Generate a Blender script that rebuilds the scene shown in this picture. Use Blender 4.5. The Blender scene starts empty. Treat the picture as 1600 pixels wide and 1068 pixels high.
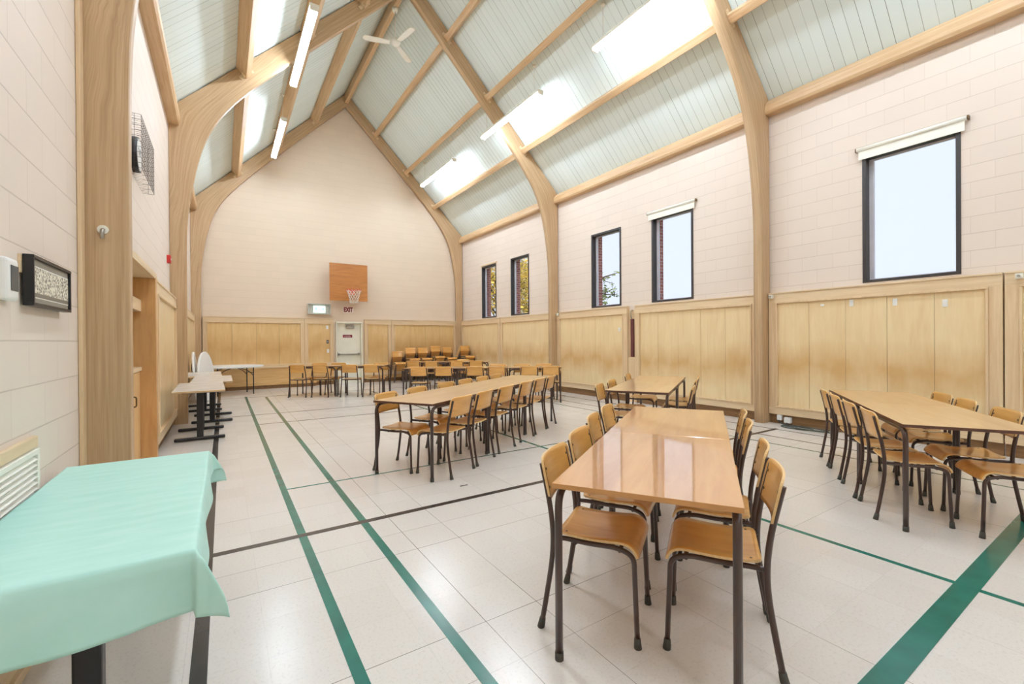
import bpy, math, random
from mathutils import Vector, Matrix
random.seed(7)
PI = math.pi
S = bpy.context.scene
COL = S.collection

# ------------------------------------------------------------------ camera, world, exposure
YAW, PITCH, ROLL, FPX = 0.5783, -0.0034, -0.0068, 690.8
cyw, syw, cp, sp, cr, sr = math.cos(YAW), math.sin(YAW), math.cos(PITCH), math.sin(PITCH), math.cos(ROLL), math.sin(ROLL)
FWD = Vector((syw * cp, cyw * cp, sp))
R0 = Vector((cyw, -syw, 0)); U0 = R0.cross(FWD)
RGT = R0 * cr + U0 * sr; UPV = -R0 * sr + U0 * cr
cam = bpy.data.objects.new('camera', bpy.data.cameras.new('camera'))
COL.objects.link(cam)
cam.data.sensor_width = 36.0
cam.data.lens = FPX / 1600.0 * 36.0
cam.data.clip_start = 0.02
m3 = Matrix((RGT, UPV, -FWD)).transposed()
cam.matrix_world = Matrix.Translation((0, 0, 1.35)) @ m3.to_4x4()
S.camera = cam

W = bpy.data.worlds.new('overcast_sky'); S.world = W; W.use_nodes = True
bg = W.node_tree.nodes['Background']
bg.inputs[0].default_value = (0.75, 0.81, 0.90, 1); bg.inputs[1].default_value = 1.22
LAMP = 112.0                      # radiance of the fluorescent tubes
sun = bpy.data.objects.new('hazy_sun', bpy.data.lights.new('hazy_sun', 'SUN')); COL.objects.link(sun)  # added directional lamp to brighten the outdoor trees; the sky itself is overcast
sun.data.energy = 3.0; sun.data.angle = math.radians(15); sun.data.color = (1, .95, .86)
sun.rotation_euler = Vector((.55, .42, -.72)).to_track_quat('-Z', 'Y').to_euler()
S.view_settings.view_transform = 'Standard'
S.view_settings.look = 'None'
S.view_settings.gamma = 1.0
S.view_settings.use_curve_mapping = False
S.view_settings.exposure = 0.0
S.cycles.use_denoising = True
S.cycles.max_bounces = 10
S.cycles.diffuse_bounces = 6
S.cycles.sample_clamp_indirect = 6.0

# ------------------------------------------------------------------ node helpers
def srgb(r, g, b):
    f = lambda c: (c / 255 / 12.92) if c / 255 <= 0.04045 else ((c / 255 + 0.055) / 1.055) ** 2.4
    return (f(r), f(g), f(b), 1)

class NT:
    def __init__(s, name, rough=0.5, spec=0.5, coat=0.0, coat_rough=0.1, metal=0.0):
        s.m = bpy.data.materials.new(name); s.m.use_nodes = True
        s.t = s.m.node_tree; s.b = s.t.nodes['Principled BSDF']
        s.b.inputs['Roughness'].default_value = rough
        s.b.inputs['Specular IOR Level'].default_value = spec
        s.b.inputs['Coat Weight'].default_value = coat
        s.b.inputs['Coat Roughness'].default_value = coat_rough
        s.b.inputs['Metallic'].default_value = metal
    def n(s, typ, **kw):
        nd = s.t.nodes.new(typ)
        for k, v in kw.items():
            if k.startswith('i_'): nd.inputs[int(k[2:])].default_value = v
            else: setattr(nd, k, v)
        return nd
    def l(s, a, b): s.t.links.new(a, b)
    def math(s, op, a, b=None, c=None):
        nd = s.n('ShaderNodeMath', operation=op)
        for i, v in enumerate((a, b, c)):
            if v is None: continue
            if isinstance(v, (int, float)): nd.inputs[i].default_value = v
            else: s.l(v, nd.inputs[i])
        return nd.outputs[0]
    def mix(s, fac, a, b, mode='MIX'):
        nd = s.n('ShaderNodeMix', data_type='RGBA', blend_type=mode)
        for i, v in ((0, fac), (6, a), (7, b)):
            if isinstance(v, (int, float, tuple)): nd.inputs[i].default_value = v
            else: s.l(v, nd.inputs[i])
        return nd.outputs[2]
    def coords(s, kind='Object', scale=(1, 1, 1), loc=(0, 0, 0)):
        tc = s.n('ShaderNodeTexCoord'); mp = s.n('ShaderNodeMapping')
        mp.inputs['Scale'].default_value = scale; mp.inputs['Location'].default_value = loc
        s.l(tc.outputs[kind], mp.inputs[0]); return mp.outputs[0]
    def noise(s, vec, scale=5, detail=4, rough=0.5, dist=0.0):
        nd = s.n('ShaderNodeTexNoise'); s.l(vec, nd.inputs['Vector'])
        nd.inputs['Scale'].default_value = scale; nd.inputs['Detail'].default_value = detail
        nd.inputs['Roughness'].default_value = rough; nd.inputs['Distortion'].default_value = dist
        return nd.outputs['Fac']
    def ramp(s, fac, *stops):
        nd = s.n('ShaderNodeValToRGB'); s.l(fac, nd.inputs[0])
        e = nd.color_ramp.elements
        while len(e) < len(stops): e.new(0.5)
        for el, (p, c) in zip(e, stops): el.position = p; el.color = c
        return nd.outputs[0]
    def bump(s, h, strength=0.2, dist=0.01):
        nd = s.n('ShaderNodeBump'); nd.inputs['Strength'].default_value = strength
        nd.inputs['Distance'].default_value = dist
        s.l(h, nd.inputs['Height']); s.l(nd.outputs[0], s.b.inputs['Normal'])
    def col(s, c):
        if isinstance(c, tuple): s.b.inputs['Base Color'].default_value = c
        else: s.l(c, s.b.inputs['Base Color'])
        return s.m

def plain(name, rgb, rough=0.5, spec=0.5, metal=0.0, coat=0.0, vary=0.06, nscale=6):
    t = NT(name, rough, spec, coat, 0.08, metal)
    c = srgb(*rgb)
    nz = t.noise(t.coords('Object'), nscale, 3)
    d = tuple(x * (1 - vary) for x in c[:3]) + (1,); e = tuple(min(1, x * (1 + vary)) for x in c[:3]) + (1,)
    return t.col(t.ramp(nz, (0.3, d), (0.7, e)))

def wood(name, light, dark, axis='z', kind='Object', rough=0.4, coat=0.0, coat_rough=0.12, stretch=14, scale=5, fleck=0.5, spec=0.5, rnd=0.0, stain=None, dist=1.0, bump=.05):
    t = NT(name, rough, spec, coat, coat_rough)
    sc = [scale * stretch / 4] * 3; sc['xyz'.index(axis)] = scale / 4
    v = t.coords(kind, tuple(sc))
    if rnd:
        oi = t.n('ShaderNodeObjectInfo')
        ad = t.n('ShaderNodeVectorMath', operation='ADD'); t.l(v, ad.inputs[0])
        cmb = t.n('ShaderNodeCombineXYZ'); r10 = t.math('MULTIPLY', oi.outputs['Random'], 37.0)
        for i in range(3): t.l(r10, cmb.inputs[i])
        t.l(cmb.outputs[0], ad.inputs[1]); v = ad.outputs[0]
    n1 = t.noise(v, 1.0, 5, 0.6, dist)
    n2 = t.noise(v, 4.0, 3, 0.6)
    mixv = t.math('ADD', t.math('MULTIPLY', n1, 1 - fleck * .5), t.math('MULTIPLY', n2, fleck * .5))
    c = t.ramp(mixv, (0.3, srgb(*dark)), (0.62, srgb(*light)))
    big = t.noise(t.coords(kind, (1, 1, 1)), 1.3, 2)
    c = t.mix(t.math('MULTIPLY', big, 0.25), c, srgb(*dark))
    if rnd:
        hs = t.n('ShaderNodeHueSaturation'); t.l(c, hs.inputs['Color'])
        t.l(t.math('MULTIPLY_ADD', oi.outputs['Random'], rnd, 1 - rnd / 2), hs.inputs['Value']); c = hs.outputs[0]
    if stain:
        lo, hi, tone = stain          # worn band between two heights
        tc = t.n('ShaderNodeTexCoord'); sx = t.n('ShaderNodeSeparateXYZ'); t.l(tc.outputs['Object'], sx.inputs[0])
        z = sx.outputs[2]
        wob = t.noise(t.coords('Object', (1, 1, .3)), 2.2, 4)
        zz = t.math('ADD', z, t.math('MULTIPLY_ADD', wob, 0.5, -0.25))
        mid = (lo + hi) / 2; half = (hi - lo) / 2
        band = t.math('SUBTRACT', 1.0, t.math('MULTIPLY', t.math('ABSOLUTE', t.math('SUBTRACT', zz, mid)), 1 / half))
        band = t.math('MULTIPLY', t.math('MAXIMUM', band, 0.0), t.noise(t.coords('Object', (1, 1, .6)), 4, 4))
        band = t.math('MINIMUM', t.math('MULTIPLY', band, 1.3), 0.75)
        c = t.mix(band, c, srgb(*tone))
    t.bump(n2, bump, 0.002)
    return t.col(c)

def block_mat(name, rgb, axis, line=0.75, depth=0.3, off=0.0, vert=0.45):
    """painted concrete block: courses 0.203 m, blocks 0.406 m; axis = the wall's horizontal axis"""
    t = NT(name, 0.55, 0.3)
    tc = t.n('ShaderNodeTexCoord'); sx = t.n('ShaderNodeSeparateXYZ'); t.l(tc.outputs['Object'], sx.inputs[0])
    h = sx.outputs['XYZ'.index(axis)]; z = t.math('ADD', sx.outputs[2], off)
    c = srgb(*rgb)
    q = t.math('MULTIPLY', z, 1 / 0.2032); row = t.math('FLOOR', q)
    dz = t.math('SUBTRACT', 0.5, t.math('ABSOLUTE', t.math('SUBTRACT', t.math('FRACT', q), 0.5)))
    hx = t.math('ADD', t.math('MULTIPLY', h, 1 / 0.406), t.math('MULTIPLY', t.math('MODULO', t.math('ABSOLUTE', row), 2.0), 0.5))
    dx = t.math('SUBTRACT', 0.5, t.math('ABSOLUTE', t.math('SUBTRACT', t.math('FRACT', hx), 0.5)))
    sm = lambda d, w: t.math('SUBTRACT', 1.0, t.math('MINIMUM', t.math('MULTIPLY', d, 1 / w), 1.0))
    vis = t.math('MULTIPLY_ADD', t.noise(tc.outputs['Object'], 1.7, 3), 1.1, 0.25)
    bed = t.math('MULTIPLY', sm(dz, 0.026), vis); head = t.math('MULTIPLY', t.math('MULTIPLY', sm(dx, 0.012), vis), vert)
    mort = t.math('MINIMUM', t.math('MAXIMUM', bed, head), 1.0)
    cid = t.n('ShaderNodeCombineXYZ'); t.l(t.math('FLOOR', hx), cid.inputs[0]); t.l(row, cid.inputs[1])
    wn = t.n('ShaderNodeTexWhiteNoise', noise_dimensions='2D'); t.l(cid.outputs[0], wn.inputs['Vector'])
    body = t.mix(t.math('MULTIPLY', wn.outputs['Value'], 1.0), c, tuple(x * 0.97 for x in c[:3]) + (1,))
    body = t.mix(t.math('MULTIPLY', mort, line), body, tuple(x * y for x, y in zip(c[:3], (.50, .46, .42))) + (1,))
    blot = t.noise(tc.outputs['Object'], 1.1, 4)
    cc = t.mix(t.math('MULTIPLY', blot, 0.22), body, tuple(x * y for x, y in zip(c[:3], (0.93, 0.86, 0.80))) + (1,))
    nn = t.noise(tc.outputs['Object'], 160, 3, 0.7)
    hgt = t.math('ADD', t.math('MULTIPLY', mort, -1.0), t.math('MULTIPLY', nn, 0.22))
    t.bump(hgt, depth, 0.004)
    return t.col(cc)

# ------------------------------------------------------------------ materials
M = {}
M['block_side'] = block_mat('painted_block_side', (231, 218, 205), 'Y', off=0.06)
M['block_end'] = block_mat('painted_block_end', (234, 217, 196), 'X', line=0.38, depth=0.12, vert=0.2)
M['arch'] = wood('laminated_timber', (208, 178, 140), (172, 140, 102), axis='x', kind='UV', rough=0.42, stretch=40, scale=3, dist=.25)
M['purlin'] = wood('purlin_timber', (218, 188, 148), (190, 150, 106), axis='y', rough=0.45, stretch=24, scale=3)
M['rail'] = wood('pale_trim_wood', (232, 210, 174), (214, 186, 146), axis='y', rough=0.4, stretch=18, scale=4)
M['railx'] = wood('pale_trim_wood_across', (232, 210, 174), (214, 186, 146), axis='x', rough=0.4, stretch=18, scale=4)
M['railz'] = wood('pale_trim_wood_upright', (230, 206, 168), (212, 180, 138), axis='z', rough=0.4, stretch=18, scale=4)
M['ply'] = wood('varnished_plywood', (240, 218, 174), (230, 202, 152), axis='z', rough=0.3, coat=0.3, stretch=9, scale=4, stain=(0.5, 1.3, (204, 158, 96)))
M['plyend'] = wood('varnished_plywood_end', (232, 202, 148), (218, 180, 120), axis='z', rough=0.3, coat=0.3, stretch=9, scale=4, stain=(0.7, 1.6, (200, 152, 90)))
M['bench'] = wood('bench_wood', (228, 190, 132), (206, 160, 98), axis='x', rough=0.3, coat=0.3, stretch=14, scale=4)
M['kick'] = wood('toe_kick_wood', (150, 112, 72), (112, 82, 52), axis='y', rough=0.5)
M['jamb'] = wood('jamb_wood', (214, 168, 110), (190, 140, 84), axis='z', rough=0.35, stretch=10)
M['chair'] = wood('honey_chair_plywood', (230, 172, 90), (204, 140, 60), axis='y', rough=0.3, coat=0.6, coat_rough=0.1, stretch=8, scale=5, rnd=0.16)
M['chairback'] = wood('honey_back_plywood', (230, 178, 98), (206, 144, 64), axis='x', rough=0.3, coat=0.6, coat_rough=0.1, stretch=8, scale=5, rnd=0.16)
M['chairedge'] = wood('bare_ply_edge', (238, 206, 150), (214, 172, 112), axis='x', rough=0.5)
M['table'] = wood('varnished_table_top', (238, 198, 146), (218, 170, 114), axis='x', rough=0.3, coat=1.0, coat_rough=0.13, bump=.01, stretch=9, scale=3, rnd=0.10)
M['tablefront'] = wood('amber_table_top', (222, 168, 108), (196, 136, 78), axis='x', rough=0.3, coat=1.0, coat_rough=0.05, stretch=9, scale=3, rnd=0.06, bump=.008)
M['tablefront'].node_tree.nodes['Principled BSDF'].inputs['Coat IOR'].default_value = 1.95
M['table'].node_tree.nodes['Principled BSDF'].inputs['Coat IOR'].default_value = 1.75
M['tableedge'] = plain('dark_table_edge', (92, 58, 44), 0.4)
M['plyedge'] = plain('table_ply_edge', (196, 144, 88), 0.4)
M['tube'] = plain('brown_enamelled_steel', (64, 42, 34), 0.28, 0.5, coat=0.4)
M['rubber'] = plain('dark_rubber', (70, 68, 60), 0.7)
M['black'] = plain('black_powder_coat', (26, 26, 28), 0.35)
M['grey_lam'] = plain('grey_laminate', (216, 210, 202), 0.25, 0.5)
M['tan_edge'] = plain('tan_edge_band', (196, 168, 128), 0.4)
M['white_plastic'] = plain('white_plastic', (236, 236, 232), 0.4, vary=0.02)
M['white_paint'] = plain('white_paint', (240, 238, 226), 0.4, vary=0.02)
M['door'] = plain('cream_door_paint', (236, 232, 214), 0.4, vary=0.03)
M['steel'] = plain('brushed_steel', (170, 168, 160), 0.3, metal=0.9)
M['dark_grey'] = plain('dark_grey_plastic', (80, 80, 78), 0.5)
M['frame_dark'] = plain('dark_window_frame', (52, 48, 48), 0.4)
M['sash'] = plain('pale_sash_aluminium', (206, 204, 212), 0.35)
M['blind'] = plain('cream_blind_fabric', (246, 245, 234), 0.6, vary=0.02)
M['red'] = plain('red_enamel', (190, 44, 40), 0.4)
M['sign_red'] = plain('dark_red_sign', (132, 28, 36), 0.4)
M['letter_red'] = plain('letter_red', (128, 22, 30), 0.5)
M['white_letter'] = plain('white_letter', (232, 220, 214), 0.5)
M['rim'] = plain('orange_rim_enamel', (214, 92, 52), 0.4)
M['net'] = plain('white_net_cord', (240, 236, 228), 0.8)
M['backboard'] = wood('backboard_wood', (196, 130, 62), (166, 102, 42), axis='x', rough=0.4, coat=0.2, stretch=6, scale=6)
M['wire'] = plain('dark_wire', (70, 62, 56), 0.5, metal=0.4)
M['green_line'] = plain('green_line_paint', (34, 112, 98), 0.22, 0.5, vary=0.12)
M['black_line'] = plain('black_line_paint', (58, 54, 52), 0.22, 0.5, vary=0.12)
M['concrete'] = plain('outdoor_ground', (120, 130, 96), 0.9)
M['bark'] = plain('tree_bark', (92, 78, 62), 0.9, vary=0.2)
M['maroon'] = plain('maroon_strap', (96, 46, 44), 0.6, vary=0.2)
M['photo_mat'] = plain('grey_photo_mount', (150, 144, 130), 0.6)
M['cord'] = plain('pale_cord', (214, 208, 198), 0.6)
M['darkcord'] = plain('dark_green_cable', (66, 74, 66), 0.5)
M['casing'] = plain('clear_grey_casing', (206, 204, 196), 0.2)
M['cabinet'] = wood('cabinet_wood', (228, 192, 138), (208, 164, 108), axis='z', rough=0.35, stretch=10)
M['brass'] = plain('dark_bronze', (110, 84, 56), 0.35, metal=0.7)

def mint():
    t = NT('mint_table_paper', 0.42, 0.4)
    v = t.coords('Object')
    nz = t.noise(t.coords('Object', (2, 9, 2)), 3, 4)
    t.bump(t.noise(v, 14, 4), 0.08, 0.01)
    return t.col(t.ramp(nz, (0.3, srgb(180, 230, 218)), (0.7, srgb(194, 237, 227))))
M['mint'] = mint()

def deck():
    t = NT('painted_roof_boards', 0.5, 0.3)
    tc = t.n('ShaderNodeTexCoord'); sx = t.n('ShaderNodeSeparateXYZ'); t.l(tc.outputs['Object'], sx.inputs[0])
    q = t.math('MULTIPLY', sx.outputs[1], 1 / 0.14)
    fr = t.math('FRACT', q); fl = t.math('FLOOR', q)
    wn = t.n('ShaderNodeTexWhiteNoise', noise_dimensions='1D'); t.l(fl, wn.inputs['W'])
    edge = t.math('ABSOLUTE', t.math('SUBTRACT', fr, 0.5))
    groove = t.math('GREATER_THAN', edge, t.math('MULTIPLY_ADD', wn.outputs[0], -0.018, 0.486))
    c = t.mix(t.math('MULTIPLY', wn.outputs[0], 0.5), srgb(230, 241, 238), srgb(222, 234, 230))
    c = t.mix(t.math('MULTIPLY', groove, t.math('MULTIPLY_ADD', wn.outputs[0], 0.55, 0.3)), c, srgb(104, 112, 104))
    t.bump(t.math('SUBTRACT', 1.0, groove), 0.35, 0.006)
    return t.col(c)
M['deck'] = deck()

def floor_mat():
    t = NT('vinyl_tile_floor', 0.17, 0.5)
    tc = t.n('ShaderNodeTexCoord'); sx = t.n('ShaderNodeSeparateXYZ'); t.l(tc.outputs['Object'], sx.inputs[0])
    TS = 0.2990
    masks = []; cells = []
    for i, o in ((0, 0.151), (1, 2.150)):
        q = t.math('MULTIPLY', t.math('SUBTRACT', sx.outputs[i], o), 1 / TS)
        q2 = t.math('ADD', q, 0.5)
        fl = t.math('FLOOR', q2)
        d = t.math('ABSOLUTE', t.math('SUBTRACT', t.math('FRACT', q2), 0.5))
        wn = t.n('ShaderNodeTexWhiteNoise', noise_dimensions='1D'); t.l(t.math('MULTIPLY_ADD', fl, 1.0, 0.3 + i), wn.inputs['W'])
        # some joints have opened and read dark, most are hairlines
        strong = t.math('POWER', wn.outputs[0], 3.0)
        wdt = t.math('MULTIPLY_ADD', strong, 0.004, 0.0022)
        masks.append(t.math('MULTIPLY', t.math('LESS_THAN', d, wdt), t.math('MULTIPLY_ADD', strong, 0.85, 0.2)))
        cells.append(t.math('FLOOR', q))
    cb = t.n('ShaderNodeCombineXYZ'); t.l(cells[0], cb.inputs[0]); t.l(cells[1], cb.inputs[1])
    wc = t.n('ShaderNodeTexWhiteNoise', noise_dimensions='2D'); t.l(cb.outputs[0], wc.inputs['Vector'])
    c = t.mix(wc.outputs['Value'], srgb(230, 225, 218), srgb(226, 220, 212))
    sp_ = t.noise(tc.outputs['Object'], 70, 4, 0.7)
    c = t.mix(t.ramp(sp_, (0.52, (0, 0, 0, 1)), (0.72, (0.35, 0.35, 0.35, 1))), c, srgb(176, 166, 152))
    wear = t.noise(tc.outputs['Object'], 1.6, 5)
    c = t.mix(t.math('MULTIPLY', wear, 0.16), c, srgb(198, 186, 170))
    ln = t.math('MULTIPLY', t.math('MAXIMUM', masks[0], masks[1]), t.noise(tc.outputs['Object'], 2.3, 2))
    c = t.mix(t.math('MINIMUM', t.math('MULTIPLY', ln, 1.6), 1.0), c, srgb(96, 88, 80))
    t.l(t.math('MULTIPLY_ADD', t.noise(tc.outputs['Object'], 2.5, 4), 0.14, 0.145), t.b.inputs['Roughness'])
    t.bump(t.noise(tc.outputs['Object'], 3.0, 2), 0.03, 0.01)
    return t.col(c)
M['floor'] = floor_mat()

def brick():
    t = NT('outer_brick', 0.85, 0.2)
    tc = t.n('ShaderNodeTexCoord'); sx = t.n('ShaderNodeSeparateXYZ'); t.l(tc.outputs['Object'], sx.inputs[0])
    cb = t.n('ShaderNodeCombineXYZ'); t.l(t.math('ADD', sx.outputs[0], sx.outputs[1]), cb.inputs[0]); t.l(sx.outputs[2], cb.inputs[1])
    br = t.n('ShaderNodeTexBrick'); t.l(cb.outputs[0], br.inputs['Vector'])
    br.inputs['Scale'].default_value = 1; br.inputs['Brick Width'].default_value = 0.2; br.inputs['Row Height'].default_value = 0.068
    br.inputs['Mortar Size'].default_value = 0.006
    br.inputs['Color1'].default_value = srgb(176, 112, 100); br.inputs['Color2'].default_value = srgb(150, 92, 86)
    br.inputs['Mortar'].default_value = srgb(196, 178, 170)
    return t.col(br.outputs['Color'])
M['brick'] = brick()

def glass(name, tint=(1, 1, 1, 1)):
    m = bpy.data.materials.new(name); m.use_nodes = True; t = m.node_tree; t.nodes.clear()
    o = t.nodes.new('ShaderNodeOutputMaterial'); mx = t.nodes.new('ShaderNodeMixShader')
    fr = t.nodes.new('ShaderNodeFresnel'); fr.inputs[0].default_value = 1.3
    tr = t.nodes.new('ShaderNodeBsdfTransparent'); tr.inputs[0].default_value = tint
    gl = t.nodes.new('ShaderNodeBsdfGlossy'); gl.inputs['Roughness'].default_value = 0.02
    ge = t.nodes.new('ShaderNodeNewGeometry'); mu = t.nodes.new('ShaderNodeMath'); mu.operation = 'SUBTRACT'; mu.use_clamp = True
    t.links.new(fr.outputs[0], mu.inputs[0]); t.links.new(ge.outputs['Backfacing'], mu.inputs[1]); t.links.new(mu.outputs[0], mx.inputs[0]); t.links.new(tr.outputs[0], mx.inputs[1]); t.links.new(gl.outputs[0], mx.inputs[2])
    t.links.new(mx.outputs[0], o.inputs[0]); return m
M['glass'] = glass('window_glass', (0.97, 0.98, 1, 1))
M['glass_dark'] = plain('dark_hatch_glass', (96, 94, 86), 0.08, 0.6, vary=0.3, nscale=20)
M['photo_glass'] = glass('picture_glass')

def emit(name, rgb, strength):
    m = bpy.data.materials.new(name); m.use_nodes = True
    b = m.node_tree.nodes['Principled BSDF']
    b.inputs['Base Color'].default_value = rgb
    b.inputs['Emission Color'].default_value = rgb; b.inputs['Emission Strength'].default_value = strength
    return m
M['lamp'] = emit('fluorescent_tube', (0.79, 0.88, 1.0, 1), LAMP)
M['exit_glow'] = emit('lit_exit_panel', (0.80, 0.97, 0.93, 1), 0.75)
M['exit_mark'] = emit('lit_exit_pictogram', (0.30, 0.72, 0.68, 1), 0.5)

def photo():
    t = NT('group_photograph', 0.5)
    tc = t.n('ShaderNodeTexCoord'); sx = t.n('ShaderNodeSeparateXYZ'); t.l(tc.outputs['Object'], sx.inputs[0])
    vo = t.n('ShaderNodeTexVoronoi'); t.l(tc.outputs['Object'], vo.inputs['Vector']); vo.inputs['Scale'].default_value = 75
    nz = t.noise(t.coords('Object', (1, 1.6, 0.8)), 52, 5, 0.75)
    v = t.math('ADD', t.math('MULTIPLY', vo.outputs['Distance'], 0.55), t.math('MULTIPLY', nz, 0.75))
    c = t.ramp(v, (0.42, srgb(74, 68, 58)), (0.56, srgb(150, 142, 124)), (0.72, srgb(236, 230, 212)))
    z = sx.outputs[2]
    low = t.math('LESS_THAN', z, -0.052)
    c = t.mix(low, c, srgb(128, 120, 106))
    return t.col(c)
M['photo'] = photo()
M['exit_plate'] = plain('pale_pink_plate', (240, 226, 214), 0.5)

def leaf(name, a, b, c):
    t = NT(name, 0.6, 0.3)
    nz = t.noise(t.coords('Object'), 1.1, 4, 0.7)
    t.b.inputs['Subsurface Weight'].default_value = 0.0
    return t.col(t.ramp(nz, (0.35, srgb(*a)), (0.5, srgb(*b)), (0.66, srgb(*c))))
M['leaf_yellow'] = leaf('yellow_autumn_leaves', (120, 132, 60), (226, 190, 78), (250, 222, 120))
M['leaf_green'] = leaf('green_leaves', (84, 104, 62), (118, 134, 78), (150, 150, 90))

# ------------------------------------------------------------------ mesh helpers
class MB:
    def __init__(s): s.v = []; s.f = []; s.mi = []; s.sm = []; s.uv = None
    def face(s, idx, mi=0, sm=False): s.f.append(tuple(idx)); s.mi.append(mi); s.sm.append(sm)
    def box(s, x0, x1, y0, y1, z0, z1, mi=0, side_mi=None):
        b = len(s.v)
        s.v += [(x0, y0, z0), (x1, y0, z0), (x1, y1, z0), (x0, y1, z0), (x0, y0, z1), (x1, y0, z1), (x1, y1, z1), (x0, y1, z1)]
        k = mi if side_mi is None else side_mi
        for q, m_ in (((3, 2, 1, 0), mi), ((4, 5, 6, 7), mi), ((0, 1, 5, 4), k), ((1, 2, 6, 5), k), ((2, 3, 7, 6), k), ((3, 0, 4, 7), k)):
            s.face([b + i for i in q], m_)
        return s
    def obox(s, c, ax, ay, az, hx, hy, hz, mi=0):
        """oriented box: centre, three axes, three half sizes"""
        b = len(s.v); c = Vector(c); ax, ay, az = Vector(ax).normalized(), Vector(ay).normalized(), Vector(az).normalized()
        for sz in (-1, 1):
            for sx, sy in ((-1, -1), (1, -1), (1, 1), (-1, 1)):
                s.v.append(tuple(c + ax * hx * sx + ay * hy * sy + az * hz * sz))
        for q in ((3, 2, 1, 0), (4, 5, 6, 7), (0, 1, 5, 4), (1, 2, 6, 5), (2, 3, 7, 6), (3, 0, 4, 7)): s.face([b + i for i in q], mi)
        return s
    def tube(s, pts, r, seg=10, mi=0, closed=False, caps=True, rads=None):
        pts = [Vector(p) for p in pts]; n = len(pts); b = len(s.v)
        prev = None
        for i, p in enumerate(pts):
            if closed: t = (pts[(i + 1) % n] - pts[i - 1])
            else: t = pts[min(i + 1, n - 1)] - pts[max(i - 1, 0)]
            t.normalize()
            if prev is None:
                a = Vector((0, 0, 1)) if abs(t.z) < 0.9 else Vector((1, 0, 0))
                x = t.cross(a).normalized()
            else:
                x = (prev - t * prev.dot(t)).normalized()
            prev = x; y = t.cross(x)
            rr = rads[i] if rads else r
            for k in range(seg):
                a = 2 * PI * k / seg
                s.v.append(tuple(p + (x * math.cos(a) + y * math.sin(a)) * rr))
        for i in range(n if closed else n - 1):
            j = (i + 1) % n
            for k in range(seg):
                k2 = (k + 1) % seg
                s.face((b + i * seg + k, b + i * seg + k2, b + j * seg + k2, b + j * seg + k), mi, True)
        if caps and not closed:
            s.face([b + k for k in range(seg)][::-1], mi); s.face([b + (n - 1) * seg + k for k in range(seg)], mi)
        return s
    def grid(s, nu, nv, fn, mi=0, sm=True, thick=None, edge_mi=None):
        """surface fn(u,v)->(point, normal); with thick a closed slab"""
        b = len(s.v); P = [[fn(i / nu, j / nv) for j in range(nv + 1)] for i in range(nu + 1)]
        for row in P:
            for p, n_ in row: s.v.append(tuple(p))
        ix = lambda i, j: b + i * (nv + 1) + j
        for i in range(nu):
            for j in range(nv): s.face((ix(i, j), ix(i + 1, j), ix(i + 1, j + 1), ix(i, j + 1)), mi, sm)
        if thick:
            b2 = len(s.v)
            for row in P:
                for p, n_ in row: s.v.append(tuple(Vector(p) - Vector(n_) * thick))
            jx = lambda i, j: b2 + i * (nv + 1) + j
            for i in range(nu):
                for j in range(nv): s.face((jx(i, j + 1), jx(i + 1, j + 1), jx(i + 1, j), jx(i, j)), mi, sm)
            e = mi if edge_mi is None else edge_mi
            for i in range(nu):
                s.face((ix(i, 0), jx(i, 0), jx(i + 1, 0), ix(i + 1, 0)), e)
                s.face((ix(i + 1, nv), jx(i + 1, nv), jx(i, nv), ix(i, nv)), e)
            for j in range(nv):
                s.face((ix(0, j + 1), jx(0, j + 1), jx(0, j), ix(0, j)), e)
                s.face((ix(nu, j), jx(nu, j), jx(nu, j + 1), ix(nu, j + 1)), e)
        return s
    def disc(s, c, n_, r, h, seg=12, mi=0):
        c = Vector(c); n_ = Vector(n_).normalized()
        return s.tube([c, c + n_ * h], r, seg, mi)
    def build(s, name, mats, parent=None, bevel=0.0, bseg=2):
        me = bpy.data.meshes.new(name); me.from_pydata(s.v, [], s.f); me.update()
        if not isinstance(mats, (list, tuple)): mats = [mats]
        for m_ in mats: me.materials.append(m_)
        me.polygons.foreach_set('material_index', s.mi); me.polygons.foreach_set('use_smooth', s.sm)
        if s.uv:
            ul = me.uv_layers.new(name='UVMap')
            for poly in me.polygons:
                for li in poly.loop_indices: ul.data[li].uv = s.uv[me.loops[li].vertex_index]
        o = bpy.data.objects.new(name, me); COL.objects.link(o)
        if parent: o.parent = parent
        if bevel:
            bv = o.modifiers.new('bevel', 'BEVEL'); bv.width = bevel; bv.segments = bseg; bv.limit_method = 'ANGLE'; bv.angle_limit = math.radians(50)
        return o

def spline(pts, n=6):
    pts = [Vector(p) for p in pts]; out = []
    P = [pts[0] * 2 - pts[1]] + pts + [pts[-1] * 2 - pts[-2]]
    for i in range(1, len(P) - 2):
        for k in range(n):
            t = k / n; a, b, c, d = P[i - 1], P[i], P[i + 1], P[i + 2]
            out.append(0.5 * ((2 * b) + (c - a) * t + (2 * a - 5 * b + 4 * c - d) * t * t + (3 * b - a - 3 * c + d) * t ** 3))
    out.append(pts[-1]); return out

def bend(pts, r=0.05, n=5):
    """polyline with rounded corners"""
    pts = [Vector(p) for p in pts]; out = [pts[0]]
    for i in range(1, len(pts) - 1):
        a, b, c = pts[i - 1], pts[i], pts[i + 1]
        d1 = (a - b); d2 = (c - b); q = min(r, d1.length * .49, d2.length * .49)
        p1 = b + d1.normalized() * q; p2 = b + d2.normalized() * q
        for k in range(n + 1):
            t = k / n; out.append(p1 * (1 - t) ** 2 + b * 2 * t * (1 - t) + p2 * t * t)
    out.append(pts[-1]); return out

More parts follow.
